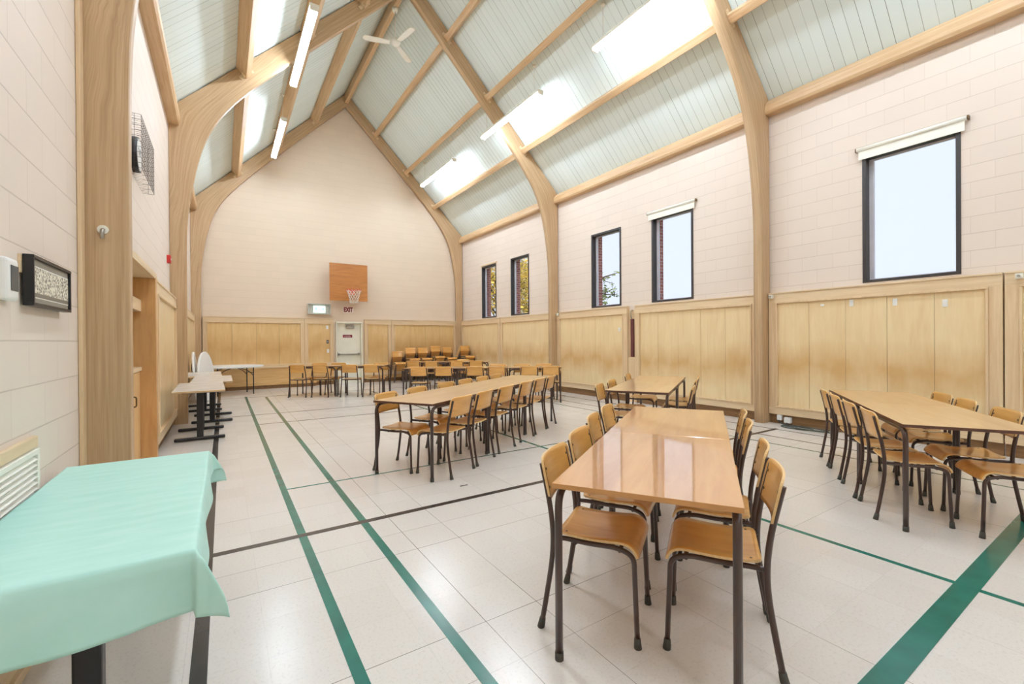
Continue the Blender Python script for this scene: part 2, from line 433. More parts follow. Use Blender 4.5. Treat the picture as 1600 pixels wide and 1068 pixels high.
def empty(name, loc=(0, 0, 0), rz=0):
    o = bpy.data.objects.new(name, None); COL.objects.link(o); o.location = loc; o.rotation_euler = (0, 0, rz)
    o.empty_display_size = 0.1; return o
def tag(o, label, cat, group=None):
    o['label'] = label; o['category'] = cat
    if group: o['group'] = group
    return o
def struct(o, label=None):
    o['kind'] = 'structure'
    if label: o['label'] = label
    return o
def copy_tree(o, parent=None):
    c = o.copy(); COL.objects.link(c)
    if parent: c.parent = parent
    for ch in o.children: copy_tree(ch, c)
    return c
ORD = ['first', 'second', 'third', 'fourth', 'fifth', 'sixth', 'seventh', 'eighth', 'ninth', 'tenth']

# ------------------------------------------------------------------ room shell
XL, XR, YE, YB = -0.73, 7.45, 14.9, -7.5
CX, RIDGE = 3.35, 9.30
ARCH_Y = [14.72, 9.13, 3.72, -1.78, -7.28]
ARCH_T = 0.14
deckz = lambda x: RIDGE - abs(x - CX)

struct(MB().box(XL - 1.2, XR + 0.1, YB - .2, YE + .2, -0.12, 0).build('floor', M['floor']))
# ground outside
struct(MB().box(XR + 0.5, 60, -40, 80, -0.4, -0.3).build('ground_outside', M['concrete']))

# right wall with window holes
WINS = [(12.32, 13.27), (10.48, 11.45), (6.93, 7.88), (5.12, 6.09), (1.50, 2.48), (-0.29, 0.69), (-3.95, -2.98), (-5.8, -4.83)]
WZ0, WZ1 = 2.115, 3.87
def wall_with_holes(x0, x1, mat, name, holes):
    mb = MB(); ys = [YB]
    for a, b in sorted(holes): ys += [a, b]
    ys.append(YE + .25)
    for i in range(0, len(ys), 2):
        mb.box(x0, x1, ys[i], ys[i + 1], 0, 5.25)
    for a, b in holes:
        mb.box(x0, x1, a, b, 0, WZ0); mb.box(x0, x1, a, b, WZ1, 5.25)
    return mb.build(name, mat)
wr = struct(wall_with_holes(XR, XR + 0.2, M['block_side'], 'wall_right', WINS))
struct(wall_with_holes(XR + 0.2, XR + 0.34, M['brick'], 'wall_right_brick', [(a + .02, b - .02) for a, b in WINS]))
# end wall (gable)
def gable(y0, y1, name, mat, hole=None):
    mb = MB()
    def strip(xa, xb, z0):
        b = len(mb.v)
        for y in (y0, y1):
            mb.v.extend([(xa, y, z0), (xb, y, z0), (xb, y, deckz(xb) + .02), (xa, y, deckz(xa) + .02)])
        for q in ((0, 1, 2, 3), (7, 6, 5, 4), (0, 4, 5, 1), (1, 5, 6, 2), (2, 6, 7, 3), (3, 7, 4, 0)): mb.face([b + i for i in q])
    if hole:
        h0, h1, hz = hole
        strip(XL - .2, h0, 0); strip(h0, h1, hz); strip(h1, CX, 0) if h1 < CX else None
        if h1 > CX: pass
    return mb, strip
DX0, DX1, DZ = 3.0, 3.82, 1.985
mb, strip = gable(YE, YE + .2, 'wall_end', None)
strip(XL - .2, DX0, 0); strip(DX0, CX, DZ); strip(CX, DX1, DZ); strip(DX1, XR + .2, 0)
struct(mb.build('wall_end', M['block_end']))
mb, strip = gable(YB - .2, YB, 'wall_back', None)
strip(XL - .2, CX, 0); strip(CX, XR + .2, 0)
struct(mb.build('wall_back', M['block_end']))
# left wall with the hatch recess
HY0, HY1, HZ = 3.9, 6.42, 2.10
mb = MB()
mb.box(XL - .2, XL, YB, HY0, 0, 5.25); mb.box(XL - .2, XL, HY1, YE + .2, 0, 5.25); mb.box(XL - .2, XL, HY0, HY1, HZ, 5.25)
struct(mb.build('wall_left', M['block_side']))
# roof deck: two slopes
def slope(sign, name):
    mb = MB(); b = len(mb.v)
    xo = XR + .4 if sign > 0 else XL - .4
    for y in (YB - .3, YE + .3):
        mb.v.extend([(CX, y, RIDGE), (xo, y, deckz(xo)), (xo, y, deckz(xo) + .2), (CX, y, RIDGE + .2)])
    for q in ((0, 1, 2, 3), (7, 6, 5, 4), (0, 4, 5, 1), (1, 5, 6, 2), (2, 6, 7, 3), (3, 7, 4, 0)): mb.face([b + i for i in q])
    return struct(mb.build(name, M['deck']))
slope(1, 'ceiling_right'); slope(-1, 'ceiling_left')

# laminated arches
HALF = [((3.855, 0), (4.076, 0)), ((3.855, 1.6), (4.076, 1.6)), ((3.85, 3.0), (4.076, 3.2)), ((3.815, 3.6), (4.076, 4.1)), ((3.71, 4.28), (4.076, 4.75)),
        ((3.58, 4.78), (4.076, 5.19)), ((3.39, 5.20), (3.98, 5.30)), ((3.13, 5.58), (3.72, 5.56)), ((2.84, 5.93), (3.36, 5.92)),
        ((2.48, 6.33), (2.92, 6.36)), ((1.9, 6.93), (2.2, 7.08)), ((1.0, 7.86), (1.15, 8.13)), ((0, 8.87), (0, 9.28))]
def arch_pts():
    inn = spline([(p[0][0], p[0][1], 0) for p in HALF], 5)
    out = []
    for i in range(len(HALF) - 1):
        a, b = Vector((*HALF[i][1], 0)), Vector((*HALF[i + 1][1], 0))
        for k in range(5): out.append(a.lerp(b, k / 5))
    out.append(Vector((*HALF[-1][1], 0)))
    prs = [(i.x, i.y, o.x, o.y - (0.004 if o.y > 5.2 else 0)) for i, o in zip(inn, out)]
    full = [(CX - a, b, CX - c, d) for a, b, c, d in prs] + [(CX + a, b, CX + c, d) for a, b, c, d in prs[::-1][1:]]
    return full
AP = arch_pts()
TRIM = [0]
def trim_name():
    TRIM[0] += 1; return 'trim_%d' % TRIM[0]
def make_arch(y):
    mb = MB(); mb.uv = []; L = 0; last = None
    for (ix_, iz, ox, oz) in AP:
        c = Vector(((ix_ + ox) / 2, (iz + oz) / 2))
        if last is not None: L += (c - last).length
        last = c; w = math.hypot(ix_ - ox, iz - oz)
        for yy, k in ((y, 0), (y + ARCH_T, 1)):
            mb.v += [(ix_, yy, iz), (ox, yy, oz)]; mb.uv += [(L, 0.0 + k * .37), (L, w + k * .37)]
    n = len(AP)
    for i in range(n - 1):
        a, b = i * 4, i * 4 + 4
        mb.face((a, a + 1, b + 1, b)); mb.face((a + 2, b + 2, b + 3, a + 3))
        mb.face((a, b, b + 2, a + 2), 0, True); mb.face((a + 1, a + 3, b + 3, b + 1))
    mb.face((0, 2, 3, 1)); e = (n - 1) * 4; mb.face((e, e + 1, e + 3, e + 2))
    return mb.build(trim_name(), M['arch'])
ARCH_LAB = ['curved laminated timber arch against the far gable wall', 'curved laminated timber arch in the middle of the hall, second from the gable',
            'curved laminated timber arch nearest the camera, with a hook on its left leg', None, None]
for y, lab in zip(ARCH_Y, ARCH_LAB): struct(make_arch(y), lab)

# purlins, ridge and eave beams between the arches
SL = {1: Vector((1, 0, -1)).normalized(), -1: Vector((-1, 0, -1)).normalized()}
NRM = {1: Vector((1, 0, 1)).normalized(), -1: Vector((-1, 0, 1)).normalized()}
for bi in range(len(ARCH_Y) - 1):
    y1, y0 = ARCH_Y[bi], ARCH_Y[bi + 1] + ARCH_T
    bay = ['far', 'middle', 'near', 'rear'][bi]
    yc, hy = (y0 + y1) / 2, (y1 - y0) / 2 - 0.003
    rb = MB().box(CX - .055, CX + .055, y0 + .003, y1 - .003, RIDGE - .34, RIDGE - .06).build(trim_name(), M['purlin'], bevel=.006)
    struct(rb, 'timber ridge beam of the %s roof bay' % bay)
    for sg in (1, -1):
        for k, s_ in enumerate((1.03, 2.06, 3.09)):
            base = Vector((CX + sg * s_, yc, RIDGE - s_))
            c = base - NRM[sg] * 0.112
            p = MB().obox(c, SL[sg], (0, 1, 0), NRM[sg], .06, hy, .108).build(trim_name(), M['purlin'], bevel=.006)
            struct(p, '%s roof purlin on the %s slope of the %s bay' % (['upper', 'middle', 'lower'][k], 'window side' if sg > 0 else 'hatch side', bay))
            for yy, dy in ((y0, 1), (y1, -1)):
                for e in (-1, 1):
                    br = MB()
                    q = base - NRM[sg] * .17 + SL[sg] * (.069 * e); q.y = yy + dy * .055
                    br.obox(q, SL[sg], (0, 1, 0), NRM[sg], .006, .05, .035)
                    q2 = base - NRM[sg] * .17 + SL[sg] * (.100 * e); q2.y = yy + dy * .009
                    br.obox(q2, SL[sg], (0, 1, 0), NRM[sg], .0345, .006, .035)
                    br.build('bracket', M['rail'], p)
        xw = XR if sg > 0 else XL
        a = MB(); b = len(a.v)
        prof = [(0, 4.94), (-.14, 4.94), (-.16, 4.98), (-.16, 5.08), (-.04, 5.2), (0, 5.19)]
        prof = [(xw + sg * dx, z) for dx, z in prof]
        for yy in (y0 + .003, y1 - .003): a.v.extend([(x, yy, z) for x, z in prof])
        n = len(prof)
        for i in range(n): a.face((b + i, b + (i + 1) % n, b + n + (i + 1) % n, b + n + i))
        a.face([b + i for i in range(n)][::-1]); a.face([b + n + i for i in range(n)])
        struct(a.build(trim_name(), M['purlin']), 'timber eave beam along the top of the %s wall, %s bay' % ('window' if sg > 0 else 'hatch', bay))

# ------------------------------------------------------------------ wainscot
TOP = 2.06
def wains_y(xw, sg, y0, y1, lab, z0=0.15, splits=None, plank=0.46, kick=True):
    """panelling on a side wall; sg=-1: room is on the -x side (right wall), +1: left wall"""
    d = 0.085
    X = lambda a: xw + sg * a
    bx = lambda mb, a, b, *r: mb.box(min(X(a), X(b)), max(X(a), X(b)), *r)
    fr = MB()
    bx(fr, 0.001, d, y0, y1, TOP - .13, TOP); bx(fr, 0.001, d, y0, y1, z0, z0 + .11)
    bx(fr, 0.001, d, y0, y0 + .11, z0 + .11, TOP - .13, 1); bx(fr, 0.001, d, y1 - .11, y1, z0 + .11, TOP - .13, 1)
    bx(fr, 0.001, d + .012, y0, y1, TOP, TOP + .022)
    o = fr.build(trim_name(), [M['rail'], M['railz']], bevel=.003); struct(o, lab)
    a, b, c, e = y0 + .11, y1 - .11, z0 + .11, TOP - .13
    pn = MB(); n = max(1, round((b - a) / plank)); w = (b - a) / n
    for i in range(n): bx(pn, 0.002, d - .022 - .0015 * (i % 2), a + i * w + .002, a + (i + 1) * w - .002, c, e)
    pn.build('plywood_panel', M['ply'], o)
    mo = MB()
    bx(mo, d - .03, d + .014, a, b, e - .025, e); bx(mo, d - .03, d + .014, a, b, c, c + .025)
    bx(mo, d - .03, d + .014, a, a + .025, c + .025, e - .025); bx(mo, d - .03, d + .014, b - .025, b, c + .025, e - .025)
    mo.build('moulding', M['railz'], o, bevel=.004)
    if kick:
        k = MB(); bx(k, 0.001, .03, y0, y1, 0.001, z0); k.build('toe_kick', M['kick'], o)
    return o
a1, a2, a3 = ARCH_Y[0], ARCH_Y[1], ARCH_Y[2]
wains_y(XR, -1, 11.985, a1 - .01, 'wainscot panel on the window wall nearest the far corner')
wains_y(XR, -1, a2 + ARCH_T + .01, 11.965, 'wainscot panel under the two leafy windows, next to the middle arch')
wains_y(XR, -1, 6.70, a2 - .01, 'wainscot panel on the window wall just this side of the middle arch')
wains_y(XR, -1, a3 + ARCH_T + .01, 6.48, 'wainscot panel on the window wall between strap gap and nearest arch')
wains_y(XR, -1, 1.15, a3 - .01, 'wide wainscot panel under the large blind window')
wains_y(XR, -1, -1.6, 1.136, 'wainscot panel cut off by the frame beyond the large window')
wains_y(XL, 1, HY1 + .12, a2 - .01, 'wainscot panel on the hatch wall behind the grey tables')
wains_y(XL, 1, a2 + ARCH_T + .01, a1 - .01, 'wainscot panel on the hatch wall by the far corner')

def wains_x(x0, x1, lab, z0=0.12, plank=0.6, low=None):
    yw, d = YE, 0.08
    fr = MB()
    Y = lambda a: yw - a
    bx = lambda mb, a, b, xa, xb, za, zb, *r: mb.box(xa, xb, Y(b), Y(a), za, zb, *r)
    e = TOP - .13
    lowz = low if low else z0 + .11
    bx(fr, .001, d, x0, x1, e, TOP); bx(fr, .001, d, x0, x1, lowz - .06, lowz); bx(fr, .001, d, x0, x0 + .09, lowz, e, 1); bx(fr, .001, d, x1 - .09, x1, lowz, e, 1)
    bx(fr, .001, d + .012, x0, x1, TOP, TOP + .022)
    o = fr.build(trim_name(), [M['railx'], M['railz']], bevel=.003); struct(o, lab)
    pn = MB(); a, b = x0 + .09, x1 - .09; n = max(1, round((b - a) / plank)); w = (b - a) / n
    for i in range(n): bx(pn, .002, d - .022 - .0015 * (i % 2), a + i * w + .002, a + (i + 1) * w - .002, lowz, e)
    pn.build('plywood_panel', M['plyend'], o)
    mo = MB()
    bx(mo, d - .03, d + .012, a, b, e - .022, e); bx(mo, d - .03, d + .012, a, a + .022, lowz, e - .022); bx(mo, d - .03, d + .012, b - .022, b, lowz, e - .022)
    mo.build('moulding', M['railz'], o, bevel=.004)
    if low:
        lp = MB(); bx(lp, .001, d - .01, x0, x1, .12, low - .062); lp.build('lower_panel', M['bench'], o)
    k = MB(); bx(k, .001, .03, x0, x1, .001, .12 if low else lowz - .06); k.build('toe_kick', M['kick'], o)
    return o
wains_x(-0.48, 2.08, 'wide wainscot panel on the far wall above the low bench box', low=.7)
wains_x(2.085, 2.93, 'narrow wainscot panel with switches left of the white door', low=.7)
wains_x(3.89, 4.78, 'narrow wainscot panel right of the white door', low=.3)
wains_x(4.785, 7.22, 'wide wainscot panel behind the chair stacks', low=.3)
struct(MB().box(XL + .001, XL + .022, a3 - .085, a3 - .004, .14, 4.9).build(trim_name(), M['railz'], bevel=.004), 'narrow upright batten beside the nearest arch leg')
# near bay of the hatch wall: wooden baseboard
bb = MB().box(XL + .001, XL + .03, YB, a3 - .01, 0.001, .13).box(XL + .001, XL + .05, YB, a3 - .01, .001, .045)
struct(bb.build('baseboard_left', M['rail'], bevel=.004))

# ------------------------------------------------------------------ windows
def make_window(i, y0, y1):
    fr = MB(); xa, xb = XR - .012, XR + .16; t = .045
    fr.box(xa, xb, y0, y0 + t, WZ0, WZ1); fr.box(xa, xb, y1 - t, y1, WZ0, WZ1)
    fr.box(xa, xb, y0 + t, y1 - t, WZ0, WZ0 + .035); fr.box(xa, xb, y0 + t, y1 - t, WZ1 - t, WZ1)
    o = struct(fr.build('window_%d' % i, M['frame_dark'], bevel=.003))
    s = MB(); a, b, c, d = y0 + t, y1 - t, WZ0 + .035, WZ1 - t
    s.box(XR + .10, XR + .14, b - .05, b, c, d); s.box(XR + .10, XR + .14, a, a + .02, c, d)
    s.box(XR + .10, XR + .14, a + .02, b - .05, c, c + .02); s.box(XR + .10, XR + .14, a + .02, b - .05, d - .02, d)
    s.build('sash', M['sash'], o)
    MB().box(XR + .117, XR + .123, a + .021, b - .051, c + .021, d - .021).build('pane', M['glass'], o)
    return o
for i, (a, b) in enumerate(WINS): make_window(i + 1, a, b)

def blind(y0, y1, lab, zt=3.985):
    t = empty('roller_blind', (XR - .045, (y0 + y1) / 2, zt))
    tag(t, lab, 'window blind', 'roller blinds')
    h = (y1 - y0) / 2
    MB().tube([(0, -h, -.03), (0, h, -.03)], .027, 14).build('roller', M['blind'], t)
    MB().box(.0, .012, -h + .02, h - .02, -.17, -.045).build('fabric', M['blind'], t)
    for a, b in ((h + .002, h + .018), (-h - .018, -h - .002)): MB().box(-.012, .0445, a, b, -.05, -.005).build('bracket', M['brass'], t)
blind(1.44, 2.53, 'cream roller blind rolled up over the large window nearest the camera')
blind(5.05, 6.16, 'cream roller blind rolled up over the second window from the right')
hb = MB().box(XR - .03, XR - .0005, 12.25, 13.33, 3.885, 3.92).build('blind_rail', M['rail'], bevel=.003)
tag(hb, 'thin tan rail above the farthest window of the window wall', 'rail')

# ------------------------------------------------------------------ end wall: door, signs, backboard
d = struct(MB().box(DX0, DX0 + .035, YE - .09, YE + .1, 0, DZ).box(DX1 - .035, DX1, YE - .09, YE + .1, 0, DZ)
           .box(DX0 + .035, DX1 - .035, YE - .09, YE + .1, DZ - .05, DZ).build('door_1', M['door'], bevel=.003), 'cream exit door in the far wall')
MB().box(DX0 + .037, DX1 - .037, YE + .03, YE + .075, .01, DZ - .052).build('door_panel', M['door'], d, bevel=.003)
pb = MB().box(3.06, 3.74, YE - .05, YE - .015, .915, .965).box(3.06, 3.12, YE - .05, YE + .029, .90, .98).box(3.70, 3.745, YE - .05, YE + .029, .90, .98)
pb.build('push_bar', M['steel'], d, bevel=.006)
MB().box(3.042, 3.06, YE - .03, YE + .029, .84, 1.02).build('latch', M['dark_grey'], d, bevel=.004)
cl = MB().box(3.32, 3.58, YE - .03, YE + .029, 1.775, 1.86)
cl.obox((3.42, YE - .04, 1.90), (1, 0, -.1), (0, 1, 0), (.1, 0, 1), .14, .012, .012)
cl.build('door_closer', M['steel'], d, bevel=.006)
sg_ = empty('door_sign', (3.375, YE + .029, 1.525)); tag(sg_, 'small dark red notice on the cream exit door', 'sign')
MB().box(-.16, .16, -.004, 0, -.055, .055).build('border', M['white_letter'], sg_)
MB().box(-.145, .145, -.007, -.0045, -.045, .045).build('plate', M['sign_red'], sg_)
ln = MB()
for z0, w in ((.012, .09), (-.02, .11)):
    x = -w
    while x < w: ln.box(x, x + .011, -.0085, -.0072, z0 - .007, z0 + .007); x += .016 if random.random() > .2 else .026
ln.build('lettering', M['white_letter'], sg_)

def text(name, body, size, mat, parent, loc, rot, ext=.002):
    cu = bpy.data.curves.new(name, 'FONT'); cu.body = body; cu.size = size; cu.extrude = ext; cu.align_x = 'CENTER'; cu.align_y = 'CENTER'; cu.offset = .009
    cu.materials.append(mat)
    o = bpy.data.objects.new(name, cu); COL.objects.link(o); 
    me = bpy.data.meshes.new_from_object(o.evaluated_get(bpy.context.evaluated_depsgraph_get())); bpy.data.objects.remove(o)
    o = bpy.data.objects.new(name, me); COL.objects.link(o); o.parent = parent; o.location = loc; o.rotation_euler = rot; return o
ex = empty('exit_lettering', (3.395, YE, 2.375)); tag(ex, 'red EXIT letters on the far wall above the door', 'sign')
MB().box(-.17, .17, -.006, -.0005, -.09, .09).build('plate', M['exit_plate'], ex)
tx = text('letters', 'EXIT', .19, M['letter_red'], ex, (0, -.008, 0), (PI / 2, 0, 0)); tx.scale = (.72, 1.05, 1)

eb = empty('exit_sign_box', (2.50, YE, 2.37)); tag(eb, 'clear guarded emergency exit box with a lit pictogram panel', 'exit sign')
MB().box(-.33, .33, -.03, -.0005, -.16, .16).build('back_plate', M['casing'], eb, bevel=.005)
g = MB()
for a in (-.33, .318): g.box(a, a + .012, -.16, -.0302, -.16, .16)
for a in (-.16, .148): g.box(-.318, .318, -.16, -.0302, a, a + .012)
g.build('guard', M['casing'], eb)
MB().box(-.317, .317, -.1605, -.156, -.147, .147).build('cover', M['photo_glass'], eb)
MB().box(-.16, .18, -.11, -.0305, -.115, .10).build('lit_panel', M['exit_glow'], eb)
pc = MB()
def blob(x, z, w, h): pc.box(x - w, x + w, -.1135, -.1105, z - h, z + h)
pc.disc((-.085, -.1105, .045), (0, -1, 0), .014, .003)      # running figure
pc.obox((-.09, -.112, .005), (1, 0, .2), (0, 1, 0), (-.2, 0, 1), .012, .0015, .03)
pc.obox((-.112, -.112, .012), (1, 0, .6), (0, 1, 0), (-.6, 0, 1), .02, .0015, .006)
pc.obox((-.066, -.112, .012), (1, 0, -.4), (0, 1, 0), (.4, 0, 1), .02, .0015, .006)
pc.obox((-.075, -.112, -.045), (1, 0, -.9), (0, 1, 0), (.9, 0, 1), .028, .0015, .007)
pc.obox((-.112, -.112, -.045), (1, 0, .7), (0, 1, 0), (-.7, 0, 1), .028, .0015, .007)
pc.build('running_figure', M['exit_mark'], eb); pc = MB(); blob(.10, 0, .03, .012)
b0 = len(pc.v); pc.v += [(.12, -.1125, .035), (.12, -.1125, -.035), (.155, -.1125, 0), (.12, -.1105, .035), (.12, -.1105, -.035), (.155, -.1105, 0)]
pc.face((b0, b0 + 1, b0 + 2)); pc.face((b0 + 5, b0 + 4, b0 + 3)); pc.face((b0, b0 + 3, b0 + 4, b0 + 1)); pc.face((b0 + 1, b0 + 4, b0 + 5, b0 + 2)); pc.face((b0 + 2, b0 + 5, b0 + 3, b0))
pc.build('arrow', M['exit_mark'], eb)

bk = empty('basketball_hoop', (3.33, 14.5, 0)); tag(bk, 'basketball backboard with white net on the far wall', 'basketball hoop')
MB().box(-.575, .575, -.012, .012, 2.63, 3.795).build('backboard', M['backboard'], bk, bevel=.003)
for x in (-.4, .4):
    for z in (2.8, 3.6): MB().box(x - .03, x + .03, .0125, .399, z - .03, z + .03).build('mounting_strut', M['rail'], bk)
rr = .225; ry = -.30; rz_ = 2.955
MB().tube([(.08 + rr * math.cos(a), ry + rr * math.sin(a), rz_) for a in [2 * PI * k / 28 for k in range(28)]], .011, 8, closed=True)\
    .tube([(.0, -.0125, rz_ - .01), (.02, ry + .2, rz_ - .004)], .012, 6).tube([(.16, -.0125, rz_ - .01), (.14, ry + .2, rz_ - .004)], .012, 6)\
    .box(-.03, .19, -.03, -.0125, rz_ - .12, rz_ + .03).build('rim', M['rim'], bk)
nt = MB(); lv = 7; nn = 12
def npnt(k, j):
    t = j / (lv - 1); r_ = rr * (1 - .52 * t ** .7); a = 2 * PI * (k + .5 * (j % 2)) / nn
    return (.08 + r_ * math.cos(a), ry + r_ * math.sin(a), rz_ - .42 * t)
for j in range(lv - 1):
    for k in range(nn):
        nt.tube([npnt(k, j), npnt(k, j + 1)], .0055, 4, caps=False)
        nt.tube([npnt(k, j), npnt(k - 1 if j % 2 == 0 else k + 1, j + 1)], .0055, 4, caps=False)
nt.build('net', M['net'], bk)

bn = empty('bench_box', (0.86, YE - .081, 0)); tag(bn, 'long low wooden bench box along the foot of the far wall', 'bench')
MB().box(-1.33, 1.52, -.22, -.001, .10, .60).build('front_panel', M['bench'], bn, bevel=.004)
MB().box(-1.33, 1.54, -.26, -.001, .601, .64).build('bench_top', M['railx'], bn, bevel=.004)
MB().box(-1.33, 1.50, -.18, -.001, 0, .099).build('plinth', M['kick'], bn)

def switch(name, loc, axis, lab, cat, mat, w=.035, h=.058, toggle=True):
    t = empty(name, loc); tag(t, lab, cat)
    if axis == 'y': MB().box(-w, w, -.008, 0, -h, h).build('plate', mat, t, bevel=.002); tb = MB().box(-.008, .008, -.018, -.0081, -.014, .014)
    else: MB().box(-.008, 0, -w, w, -h, h).build('plate', mat, t, bevel=.002); tb = MB().box(-.018, -.0081, -.008, .008, -.014, .014)
    if toggle: tb.build('toggle', M['white_plastic'], t)
yf = YE - .0605
switch('light_switch', (2.74, yf, 1.80), 'y', 'white switch plate highest of three left of the exit door', 'switch', M['white_plastic'])
switch('light_switch', (2.75, yf, 1.35), 'y', 'grey switch plate in the middle left of the exit door', 'switch', M['dark_grey'])
switch('wall_outlet', (2.76, yf, 1.06), 'y', 'white plate lowest of three left of the exit door', 'outlet', M['white_plastic'])
xf = XR - .0655
switch('wall_plate', (xf, 2.59, 1.845), 'x', 'small white plate on the wide panel, nearest the arch', 'switch', M['white_plastic'], .024, .046)
switch('wall_plate', (xf, 2.11, 1.82), 'x', 'small white plate on the wide panel, under the window middle', 'switch', M['white_plastic'], .024, .046)
switch('wall_plate', (xf, 1.63, 1.77), 'x', 'small white plate on the wide panel, nearest the frame edge', 'switch', M['white_plastic'], .024, .046)
switch('wall_plate', (xf, 2.95, 1.84), 'x', 'tiny white tag on the wide panel beside the arch', 'switch', M['white_plastic'], .022, .015, False)
switch('wall_plate', (xf, 6.93, 1.58), 'x', 'small white plate on the panel left of the strap gap', 'switch', M['white_plastic'], .03, .04)

# strap hanging in the gap between two panels
hs = empty('hanging_strap', (XR - .0305, 6.59, 0)); tag(hs, 'dark red strap hanging from a hook in the panel gap', 'strap')
MB().box(-.03, .0, -.05, .035, .98, 1.80).build('strap', M['maroon'], hs, bevel=.01)
MB().tube(bend([(0.008, 0, 1.98), (-.05, 0, 1.98), (-.05, 0, 1.86), (-.015, 0, 1.79)], .03), .012, 8).build('hook', M['steel'], hs)
struct(MB().box(XR - .05, XR - .001, 6.485, 6.695, 0.001, .97).box(XR - .02, XR - .001, 6.485, 6.695, .97, 2.0).build(trim_name(), M['railz']), 'narrow board in the gap between wainscot panels')

# little pipe clamps at the top of the arch legs
def clamp(loc, lab):
    t = empty('pipe_clamp', loc); tag(t, lab, 'clamp', 'clamps on the wainscot rail')
    MB().box(-.05, .0, -.03, .03, -.03, .03).build('body', M['white_paint'], t, bevel=.006)
    MB().tube([(-.05, 0, 0), (-.085, 0, 0)], .012, 8).build('knob', M['steel'], t)
clamp((XR - .0985, 3.65, 2.02), 'small white clamp on the panel rail beside the nearest arch')
clamp((XR - .0985, 1.02, 2.02), 'small white clamp on the panel rail at the right frame edge')
clamp((XR - .0985, 9.03, 2.02), 'small white clamp on the panel rail beside the middle arch')

jb = empty('junction_box', (XR - .031, 3.5, 0)); tag(jb, 'white plug box with wires at the foot of the nearest arch', 'plug')
MB().box(-.07, -.001, -.12, -.02, .03, .12).box(-.06, -.001, .02, .09, .06, .145).build('body', M['white_plastic'], jb, bevel=.01)
MB().tube(spline([(-.03, .05, .08), (-.06, .06, .04), (-.05, .0, .01), (-.08, -.06, .012), (-.05, -.07, .05)]), .009, 6).build('wire', M['darkcord'], jb)
cc = MB()
for k, (cx_, cy_, rx, ry_) in enumerate(((7.2, 3.22, .10, .22), (7.22, 2.98, .11, .26), (7.18, 3.1, .09, .30))):
    cc.tube([(cx_ + rx * math.cos(a), cy_ + ry_ * math.sin(a), .009 + .008 * k) for a in [2 * PI * q / 30 for q in range(30)]], .007, 6, closed=True)
cc.tube(spline([(7.35, 3.36, .012), (7.32, 3.34, .01), (7.24, 3.4, .01), (7.2, 3.44, .012)]), .007, 6)
tag(cc.build('extension_cord', M['darkcord']), 'dark extension cord coiled on the floor below the wide panel', 'cord')

# ------------------------------------------------------------------ hatch recess in the left wall
rx0 = XL - .34
struct(MB().box(rx0 - .05, rx0, HY0 - .05, HY1 + .05, 0, HZ + .05).build('wall_recess', M['jamb']))
jm = MB().box(rx0 + .001, XL + .09, HY1 - .014, HY1 + .115, 0.0, HZ - .001).box(rx0 + .001, XL + .09, HY0 - .04, HY0 + .014, 0.0, HZ - .001)
struct(jm.build('trim_hatch', M['jamb'], bevel=.003), 'wide wooden jambs of the serving hatch')
struct(MB().box(rx0 + .001, XL + .09, HY0 + .0141, HY1 - .0141, HZ - .02, HZ + .0).box(XL + .001, XL + .09, HY0 - .04, HY1 + .115, HZ + .0005, HZ + .045).build('trim_hatch_head', M['rail'], bevel=.003))
hc = empty('hatch_cabinet', (rx0, (HY0 + HY1) / 2, 0)); tag(hc, 'built-in wooden hatch cabinet behind the nearest arch', 'cabinet')
hw = (HY1 - HY0) / 2 - .016
MB().box(.001, .27, -hw, hw, .001, 1.04).build('body', M['cabinet'], hc, bevel=.003)
MB().box(.001, .305, -hw, hw, 1.041, 1.085).build('counter', M['rail'], hc, bevel=.004)
MB().box(.001, .305, -hw, hw, 1.70, 1.83).build('shelf', M['rail'], hc, bevel=.004)
MB().box(.001, .22, -hw, hw, 1.98, 2.05).build('upper_ledge', M['rail'], hc, bevel=.004)
for k in range(4):
    w = 2 * hw / 4; yy = -hw + w * k
    dd = MB().box(.2705, .288, yy + .006, yy + w - .006, .06, 1.03).build('cabinet_door', M['cabinet'], hc, bevel=.003)
    hx = yy + .07
    MB().tube(bend([(.2885, hx, .80), (.325, hx, .80), (.325, hx, .70), (.2885, hx, .70)], .03), .007, 8).build('handle', M['brass'], dd)
hwn = MB().box(.15, .16, -hw + .05, hw - .05, 1.09, 1.695)
hwn.build('glass', M['glass_dark'], hc)
mf = MB()
for k in range(5):
    y_ = -hw + (2 * hw - .05) * k / 4; mf.box(.16, .20, y_, y_ + .05, 1.086, 1.699)
mf.build('window_frame', M['jamb'], hc)

# ------------------------------------------------------------------ things on the left wall
pf = empty('picture_frame', (XL, 3.016, 1.627)); tag(pf, 'black framed old group photograph tilted on the block wall', 'picture')
hw_, hh = .281, .111
f_ = MB()
f_.box(.012, .046, -hw_, hw_, hh - .014, hh).box(.012, .045, -hw_, hw_, -hh, -hh + .014).box(.012, .045, -hw_, -hw_ + .014, -hh + .014, hh - .014).box(.012, .045, hw_ - .014, hw_, -hh + .014, hh - .014)
f_.box(.010, .0118, -hw_, hw_, -hh, hh)
f_.build('frame', M['black'], pf, bevel=.002)
MB().box(.013, .034, -hw_ + .0145, hw_ - .015, -hh + .015, hh - .015).build('mount', M['photo_mat'], pf)
MB().box(.0345, .0355, -hw_ + .017, hw_ - .017, -hh + .036, hh - .044).build('border', M['white_plastic'], pf)
MB().box(.0357, .0365, -hw_ + .018, hw_ - .022, -hh + .041, hh - .049).build('photograph', M['photo'], pf)
wb = MB().box(XL + .0005, XL + .009, 2.72, 2.80, 1.655, 1.735).build('wood_block', M['rail'])
tag(wb, 'small wood block behind the near top corner of the group photograph', 'wood block')
th = empty('thermostat', (XL, 2.55, 1.605)); tag(th, 'white wall control box cut off by the left frame edge', 'thermostat')
